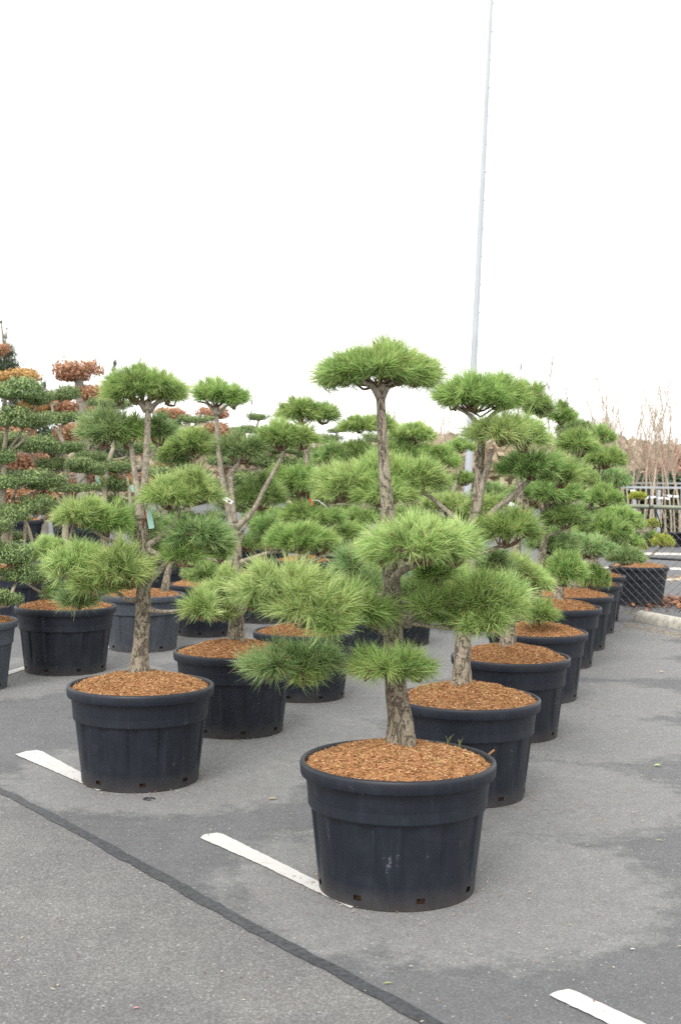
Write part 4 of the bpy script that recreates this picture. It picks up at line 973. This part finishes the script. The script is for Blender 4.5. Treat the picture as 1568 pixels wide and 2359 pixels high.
for i, (x, top) in enumerate([(1335, 958), (1352, 962), (1376, 966), (1398, 962), (1412, 985)]):
    Z = 58; P = W(x, HOR, Z); P.z = 0; h = CAMH + (HOR - top) / FPX * Z
    e = empty('conifer_tree', P); tag(e, ('first', 'second', 'third', 'fourth', 'fifth')[i] + ' from the left of the dark conifers on the far right skyline', 'conifer', 'far conifers')
    link('crown', LP['dark'][i % 2], e, (0, 0, h * .5), (0, 0, i), (1.0, 1.0, h * .5 / .5))
    mb = MB(); mb.tube([Vector((0, 0, -.05)), Vector((0, 0, h * .9))], [.12, .03], 6); mb.build('trunk', M_GREYBARK, e)

# ------------------------------------------------------------------ metal frame holding the bare trees
M_GALV = plain('galvanised_steel', (0.36, 0.38, 0.40), 0.5, 0.4, 0.2, noise=0.12, nscale=6)
M_TAGW = plain('white_plastic', (0.75, 0.78, 0.78), 0.5, 0.4)
def frame(label, Z, y, xs):
    A = W(1425, HOR, Z); B = W(1640, HOR, Z); h = CAMH - (y - HOR - 8) / FPX * Z
    e = empty('support_frame', (A.x, A.y, 0)); tag(e, label, 'metal frame', 'frames of the tree bench')
    mb = MB(); mb.box(((B.x - A.x) / 2, 0, h), (B.x - A.x, .05, .055)); mb.build('rail', M_GALV, e)
    for x in xs:
        q = W(x, HOR, Z); mb = MB(); mb.box((q.x - A.x, 0, h / 2 - .03), (.075, .06, h - .061)); mb.build('post', M_GALV, e)
frame('nearer pale metal frame rail on posts beyond the fence', 32.3, 1123, (1461, 1517, 1580))
frame('farther pale metal frame rail beyond the fence', 35.8, 1113, (1500, 1570))
for x, y in ((1456, 1130), (1476, 1141), (1487, 1146), (1503, 1145), (1520, 1147), (1536, 1148), (1541, 1142), (1556, 1143)):
    P = W(x, y, 32.0); mb = MB(); mb.box((0, 0, 0), (.12, .004, .05), Matrix.Rotation(brnd.uniform(-.3, .3), 3, 'Y'))
    mb.tube([(0, 0, 0), (0, .6, .02)], .006, 4)
    o = mb.build('tree_label', M_TAGW, None, False, P); tag(o, 'small white label tied to a bare tree beyond the fence', 'label', 'white labels on the bare trees')
M_BLACK = plain('black_plastic', (0.02, 0.022, 0.025), 0.5, 0.4)
for i, x in enumerate((1448, 1472, 1496, 1522, 1548, 1576)):
    P = W(x, HOR, 32.6); V, F = revolve([(.17, 0), (.21, .34), (.225, .34), (.225, .37), (.20, .37), (.19, .30), (0, .30)], 20)
    o = link('black_tub', mesh('black_tub', V, F, M_BLACK, True), None, (P.x, P.y - .2, 0)); tag(o, ('first', 'second', 'third', 'fourth', 'fifth', 'sixth')[i] + ' black tub from the left under the bare trees beyond the fence', 'plant tub', 'tubs under the bare trees')

# ------------------------------------------------------------------ chain-link fence, wheel stop, lamp post
M_RAIL = plain('olive_pipe', (0.20, 0.22, 0.17), 0.5, 0.4, 0.2, noise=0.15, nscale=8)
M_WIRE = plain('grey_wire', (0.15, 0.155, 0.155), 0.5, 0.4, 0.2)
M_CONC = plain('concrete', (0.42, 0.40, 0.35), 0.9, 0.2, noise=0.25, nscale=14)
FA = G(1330, 1396); FB = G(1700, 1428)
fx = (FB - FA); flen = fx.length; ang = math.atan2(fx.y, fx.x)
fe = empty('chain_link_fence', FA, (0, 0, ang)); tag(fe, 'chain-link fence with an olive pipe rail at the right', 'fence')
FH = 1.40
mb = MB(); mb.tube([(-.3, 0, FH), (flen, 0, FH)], .030, 10); mb.build('top_rail', M_RAIL, fe, True)
mb = MB(); mb.tube([(-.3, .01, .72), (flen, .01, .72)], .016, 8); mb.build('middle_wire', M_BLACK, fe, True)
for q in (0.02, flen - .02):
    mb = MB(); mb.tube([(q, .0, -.02), (q, .0, FH + .02)], .030, 10); mb.build('post', M_RAIL, fe, True)
mb = MB(); DX = .060; DZ = .030
nx = int(flen / DX)
for i in range(nx + 1):
    for sgn in (-1,):
        pts = []; k = 0; z = .02
        while z < FH:
            pts.append(Vector((i * DX + (DX / 2 if (k + i) % 2 else -DX / 2) * .98, .003 if k % 2 else -.003, z))); z += .052; k += 1
        mb.tube(pts, .0030, 3, False)
mb.build('wire_mesh', M_WIRE, fe, False)['kind'] = 'stuff'
# the twist of black tie on the top rail
t0 = (W(1475, HOR, 16.4) - FA); tx = fx.normalized().dot(t0)
mb = MB(); mb.tube([(tx - .02, -.03, FH + .04), (tx, -.036, FH), (tx - .03, -.03, FH - .06), (tx - .05, -.01, FH - .16)], .010, 5)
mb.tube([(tx + .02, -.03, FH + .02), (tx + .08, -.02, FH - .06), (tx + .13, -.01, FH - .2), (tx + .15, 0, FH - .34)], .008, 5); mb.build('tie', M_BLACK, fe, True)
# wheel stop
KA = G(1452, 1428); KB = G(1640, 1466); kd = KB - KA; kl = kd.length; ka = math.atan2(kd.y, kd.x)
prof_k = [(-.10, -.003), (-.092, .07), (-.06, .115), (.0, .13), (.06, .115), (.092, .07), (.10, -.003)]
V = []; F = []
xs = [0, .025, .07] + [kl * t for t in (.25, .5, .75)] + [kl]
for i, x in enumerate(xs):
    s = (.55, .85, 1.0)[i] if i < 3 else 1.0
    for y, z in prof_k: V.append((x, y * s + .10, z * s if z > 0 else z))
m_ = len(prof_k)
for i in range(len(xs) - 1):
    for k in range(m_ - 1): F.append((i * m_ + k, (i + 1) * m_ + k, (i + 1) * m_ + k + 1, i * m_ + k + 1))
F.append(tuple(range(m_))); F.append(tuple((len(xs) - 1) * m_ + k for k in range(m_ - 1, -1, -1)))
o = link('wheel_stop', mesh('wheel_stop', V, F, M_CONC, True), None, KA, (0, 0, ka)); tag(o, 'rounded concrete wheel stop in front of the mesh fence', 'wheel stop')
# lamp post, slightly leaning, tapering, eight-sided
M_POLE = plain('painted_grey_pole', (0.40, 0.43, 0.455), 0.5, 0.4, 0.1, noise=0.06, nscale=2)
PZ = 21.0
pb = W(1078, 1090, PZ); pt = W(1131.5, -10, PZ); dirp = (pt - pb).normalized(); foot = pb - dirp * ((pb.z) / dirp.z)
e = empty('lamp_post', foot); tag(e, 'tall tapering pale grey lamp post rising behind the right-hand pines', 'lamp post')
top = pt + dirp * 2.4 - foot
mb = MB(); mb.tube([dirp * -.03, top], [.074, .018], 8); mb.build('shaft', M_POLE, e)
side = Vector((1, -.3, 0)).normalized()
for i in range(26):
    t = (i + .6) / 26; p = top * t; r = .074 + (.018 - .074) * t
    mb = MB(); mb.tube([p + side * (r * .8), p + side * (r + .016)], .011, 6); mb.build('step_bolt', M_GALV, e)
mb = MB(); mb.box(top + Vector((0, -.25, .03)), (.16, .6, .07)); mb.build('lamp_head', M_GALV, e)

# pine with yellow-green ball tufts behind the fence
YEL = ((.22, .27, .04), (.42, .48, .08), (.66, .70, .18)); PINE_PAL['yellow'] = YEL
e0 = pine('F1', 'yellow-green tufted topiary pine behind the mesh fence',
     [(1470, 1310, 0, .04), (1468, 1270, 0, .03), (1478, 1225, 0, .025), (1472, 1180, 0, .02), (1468, 1160, 0, .016)], (),
     [(1467, 1142, 20, 11, 0, 'yellow', 'top'), (1503, 1206, 17, 12, 0, 'yellow', (1478, 1225, 0)), (1525, 1246, 25, 16, -.1, 'yellow', (1468, 1290, 0)), (1471, 1256, 17, 13, -.1, 'yellow', (1470, 1275, 0)), (1497, 1238, 22, 17, .2, 'green', (1474, 1250, 0))], hero=False)

# ------------------------------------------------------------------ hang tags, ties
M_TAGG = plain('pale_green_tag', (0.30, 0.48, 0.42), 0.55, 0.3); M_TAGR = plain('red_tag', (0.62, 0.06, 0.03), 0.5, 0.3)
M_TIEY = plain('yellow_tie', (0.75, 0.50, 0.04), 0.5, 0.3); M_INK = plain('tag_ink', (0.02, 0.02, 0.02), 0.8, 0.1)
def strip(pts, w, mat, name, label, cat, group, nrm=Vector((0, -1, 0)), cord=None, cmat=None, bars=False):
    c = pts[0]; V = []; F = []
    for i, p in enumerate(pts):
        t = (pts[min(i + 1, len(pts) - 1)] - pts[max(0, i - 1)]).normalized(); s = t.cross(nrm).normalized()
        for th in (-.0012, .0012): V += [p - c - s * w / 2 + nrm * th, p - c + s * w / 2 + nrm * th]
    for i in range(len(pts) - 1):
        a = 4 * i; b = a + 4
        F += [(a, a + 1, b + 1, b), (a + 2, b + 2, b + 3, a + 3), (a, b, b + 2, a + 2), (a + 1, a + 3, b + 3, b + 1)]
    F += [(0, 2, 3, 1), (len(V) - 4, len(V) - 3, len(V) - 1, len(V) - 2)]
    e = empty(name, c); tag(e, label, cat, group)
    link('tag', mesh('tag', V, F, mat, False), e)
    if cord:
        mb = MB(); mb.tube([q - c for q in cord], .003, 5); mb.build('cord', cmat or mat, e, True)
    if bars:
        mb = MB(); a, b = pts[0], pts[-1]; t = (b - a); s = t.normalized().cross(nrm).normalized()
        for i in range(7): mb.box(a + t * (.50 + i * .045) - c + nrm * .0032, (.0012 + .0006 * (i % 3), .001, w * .5), Matrix((t.normalized(), nrm, s)).transposed())
        mb.build('barcode', M_INK, e)
Z1 = 7.36 - .09
strip([W(343, 1172, Z1), W(344, 1185, Z1), W(347, 1200, Z1), W(350, 1217, Z1)], .032, M_TAGG, 'hang_tag', 'pale green tag on a red tie on the left front pine', 'hang tag', 'plant tags', cord=[W(330, 1210, Z1 + .03), W(336, 1185, Z1 - .0), W(343, 1172, Z1)], cmat=M_TAGR)
Z2 = 8.8 - .12
strip([W(516, 1147, Z2), W(524, 1151, Z2), W(535, 1158, Z2)], .026, M_TAGW, 'hang_tag', 'white barcode tag on the stem of the twin-stem pine', 'hang tag', 'plant tags', cord=[W(520, 1160, Z2 + .06), W(514, 1150, Z2)], cmat=M_TIEY, bars=True)
Z3 = 5.6
strip([W(938, 1308, Z3), W(943, 1318, Z3), W(948, 1328, Z3)], .014, M_TAGG, 'hang_tag', 'thin green tag edge beside the front pine trunk', 'hang tag', 'plant tags', cord=[W(920, 1325, Z3 + .0), W(930, 1312, Z3), W(938, 1308, Z3)], cmat=M_TAGG)
Z4 = 9.9
strip([W(713, 1148, Z4), W(717, 1156, Z4), W(721, 1163, Z4)], .017, M_TAGR, 'hang_tag', 'small red tag hanging among the centre pines', 'hang tag', 'plant tags', cord=[W(716, 1152, Z4), W(732, 1152, Z4), W(750, 1166, Z4), W(760, 1180, Z4 + .2)], cmat=M_TAGW)
Z5 = 8.3
strip([W(1172, 1160, Z5), W(1180, 1163, Z5), W(1190, 1170, Z5)], .03, M_TAGW, 'hang_tag', 'white tag behind the second right pine', 'hang tag', 'plant tags', cord=[W(1190, 1170, Z5), W(1200, 1175, Z5), W(1215, 1180, Z5), W(1225, 1186, Z5)], cmat=M_TAGR)
Z6 = 18.2
strip([W(222, 1096, Z6), W(226, 1106, Z6), W(230, 1116, Z6)], .05, M_TAGG, 'hang_tag', 'green tag on a yellow tie on the holly stem behind the left pine', 'hang tag', 'plant tags', cord=[W(228, 1098, Z6), W(236, 1106, Z6), W(243, 1114, Z6 + .2)], cmat=M_TIEY)
strip([W(302, 1118, Z6), W(306, 1124, Z6), W(310, 1132, Z6)], .06, M_TAGG, 'hang_tag', 'pale tag on a yellow tie left of the left front pine stems', 'hang tag', 'plant tags', cord=[W(296, 1104, Z6), W(302, 1100, Z6), W(306, 1112, Z6), W(298, 1128, Z6)], cmat=M_TIEY)
Z7 = 17.8
def tie(x, y, Z, label):
    p = W(x, y, Z); mb = MB()
    mb.tube([Vector((.02 * math.cos(a), .02 * math.sin(a) * .6 - .035, .055 * math.sin(a))) for a in [i * .6 for i in range(11)]], .006, 5)
    o = mb.build('yellow_tie', M_TIEY, None, True, p); tag(o, label, 'tie', 'yellow ties')
tie(127, 1138, Z7 - .1, 'yellow tie on the slim holly stem at left')
# ------------------------------------------------------------------ fallen leaves and litter
M_LITTER = leafy_material('fallen_leaves', 0.7, 0.1, 0.2)
def leaf_shape(V, F, C, p, L, w, yaw, tilt, col, curl=.2):
    n = len(V); d = Vector((math.cos(yaw), math.sin(yaw), tilt)); s = Vector((-math.sin(yaw), math.cos(yaw), 0)); u = Vector((0, 0, 1))
    for t, k in ((-.5, 0), (-.15, .5), (.2, .42), (.5, 0)):
        for sg in ((-1, 1) if k else (0,)):
            V.append(p + d * (L * t) + s * (w * k * sg) + u * (curl * w * abs(sg) * (k + .3) + .003))
            C.append(col)
    F += [(n, n + 1, n + 2), (n + 1, n + 3, n + 4, n + 2), (n + 3, n + 5, n + 4)]
lr = random.Random(9)
V = []; F = []; C = []
for i in range(900):
    t = lr.random(); x = 1445 + 200 * t + lr.gauss(0, 5); y = 1383 + 12 * t + lr.gauss(0, 7)
    p = G(x, y); c = lr.choice([(.22, .08, .04), (.30, .13, .06), (.38, .2, .1), (.16, .07, .05)])
    leaf_shape(V, F, C, p + Vector((0, 0, lr.uniform(0, .05))), lr.uniform(.05, .09), .05, lr.uniform(0, 6.3), lr.gauss(0, .3), c)
for i in range(260):
    t = lr.random(); p = G(1380 + 320 * t, 1330 + 5 * t + lr.gauss(0, 4)); c = lr.choice([(.45, .33, .14), (.5, .4, .22), (.3, .16, .07)])
    leaf_shape(V, F, C, p, lr.uniform(.06, .10), .06, lr.uniform(0, 6.3), 0, c)
tag(link('leaf_litter', mesh('leaf_litter', V, F, M_LITTER, False, C)), 'drift of brown fallen leaves behind the mesh fence', 'leaf litter', kind='stuff')
V = []; F = []; C = []
for i in range(240):
    t = lr.random(); p = G(1440 + 160 * t + lr.gauss(0, 8), 1432 + 34 * t + abs(lr.gauss(0, 7)))
    if i < 60: p = G(lr.uniform(1410, 1480), lr.uniform(1400, 1415))
    c = lr.choice([(.55, .42, .12), (.42, .28, .12), (.30, .14, .07), (.5, .45, .28)])
    leaf_shape(V, F, C, p, lr.uniform(.015, .045), .02, lr.uniform(0, 6.3), 0, c)
tag(link('leaf_litter', mesh('leaf_litter', V, F, M_LITTER, False, C)), 'yellow leaf crumbs along the front of the wheel stop', 'leaf litter', kind='stuff')
def single_leaf(x, y, L, w, col, label, name='fallen_leaf', cat='leaf', curl=.4):
    p = G(x, y); V = []; F = []; C = []
    leaf_shape(V, F, C, Vector((0, 0, .004)), L, w, lr.uniform(-.4, .4), .02, col, curl)
    tag(link(name, mesh(name, V, F, M_LITTER, False, C), None, p), label, cat, 'single leaves on the asphalt')
single_leaf(1513, 1766, .05, .030, (.45, .60, .20), 'pale green leaf on the damp asphalt at far right')
single_leaf(628, 1842, .055, .022, (.40, .30, .14), 'tan curled leaf on the asphalt between the two front pots')
single_leaf(1523, 1550, .05, .040, (.62, .50, .33), 'pale upright leaf on the asphalt far right')
single_leaf(315, 2326, .022, .012, (.50, .26, .25), 'pink petal on the lane at the bottom left')
single_leaf(893, 2268, .035, .008, (.35, .38, .10), 'green blade on the dark tar seam')
single_leaf(1517, 1938, .045, .008, (.40, .46, .12), 'thin green blade on the asphalt at the right')
single_leaf(1456, 2190, .022, .010, (.65, .63, .58), 'white fleck on the asphalt at the lower right')
V = []; F = []; C = []
for i in range(1500):
    if i >= 500:
        q = POS[lr.choice(('R1', 'R2', 'R3', 'R4', 'L1', 'L2', 'L3', 'K1', 'K2', 'R5'))]; a = lr.uniform(0, 6.283); rr_ = .345 + abs(lr.gauss(0, .06)); p = Vector((q.x + rr_ * math.cos(a), q.y + rr_ * math.sin(a), 0))
    elif i < 330: p = G(lr.uniform(1150, 1568), lr.uniform(1470, 1900))
    else: p = G(lr.uniform(0, 1568), lr.uniform(1650, 2358))
    c = lr.choice([(.34, .2, .1), (.24, .12, .06), (.5, .45, .3), (.12, .08, .06)])
    leaf_shape(V, F, C, p + Vector((0, 0, .006)), lr.uniform(.006, .020), .006, lr.uniform(0, 6.3), 0, c)
tag(link('ground_litter', mesh('ground_litter', V, F, M_LITTER, False, C)), 'tiny crumbs of bark and leaf strewn over the asphalt', 'litter', kind='stuff')
# the dark flat washer-like drip ring in front of the left front pot
mb = MB(); mb.tube([Vector((.030 * math.cos(a), .022 * math.sin(a), .004)) for a in [i * .4 for i in range(14)]], .004, 5)
tag(mb.build('black_ring', M_BLACK, None, True, G(344, 1841)), 'small black ring lying in front of the left front pot', 'ring')


# sprigs of grass and a stray bark chip at the back rim of the nearest pot
M_BLADE = plain('grass_blade', (0.25, 0.33, 0.10), 0.5, 0.3)
for (x, y), lab in (((1030, 1708), 'left grass sprig by the back rim of the nearest pot'), ((1058, 1712), 'right grass sprig by the back rim of the nearest pot')):
    p = G(x, y, .575); mb = MB()
    for k in range(4):
        a = lr.uniform(-.5, .9); h = lr.uniform(.015, .034)
        mb.tube([Vector((0, 0, -.03)), Vector((a * h * .4, 0, h * .5)), Vector((a * h, .005 * k, h))], [.0011, .0010, .0005], 4)
    tag(mb.build('grass_sprig', M_BLADE, None, True, p), lab, 'grass', 'grass sprigs in the mulch')
mb = MB(); mb.box((0, 0, 0), (.034, .012, .006), Matrix.Rotation(-.7, 3, 'Y'))
tag(mb.build('bark_chip', plain('bark_chip', (0.33, 0.16, 0.08), 0.9, 0.1), None, False, G(1131, 1732, .565)), 'bark chip poking over the right rim of the nearest pot', 'bark chip')
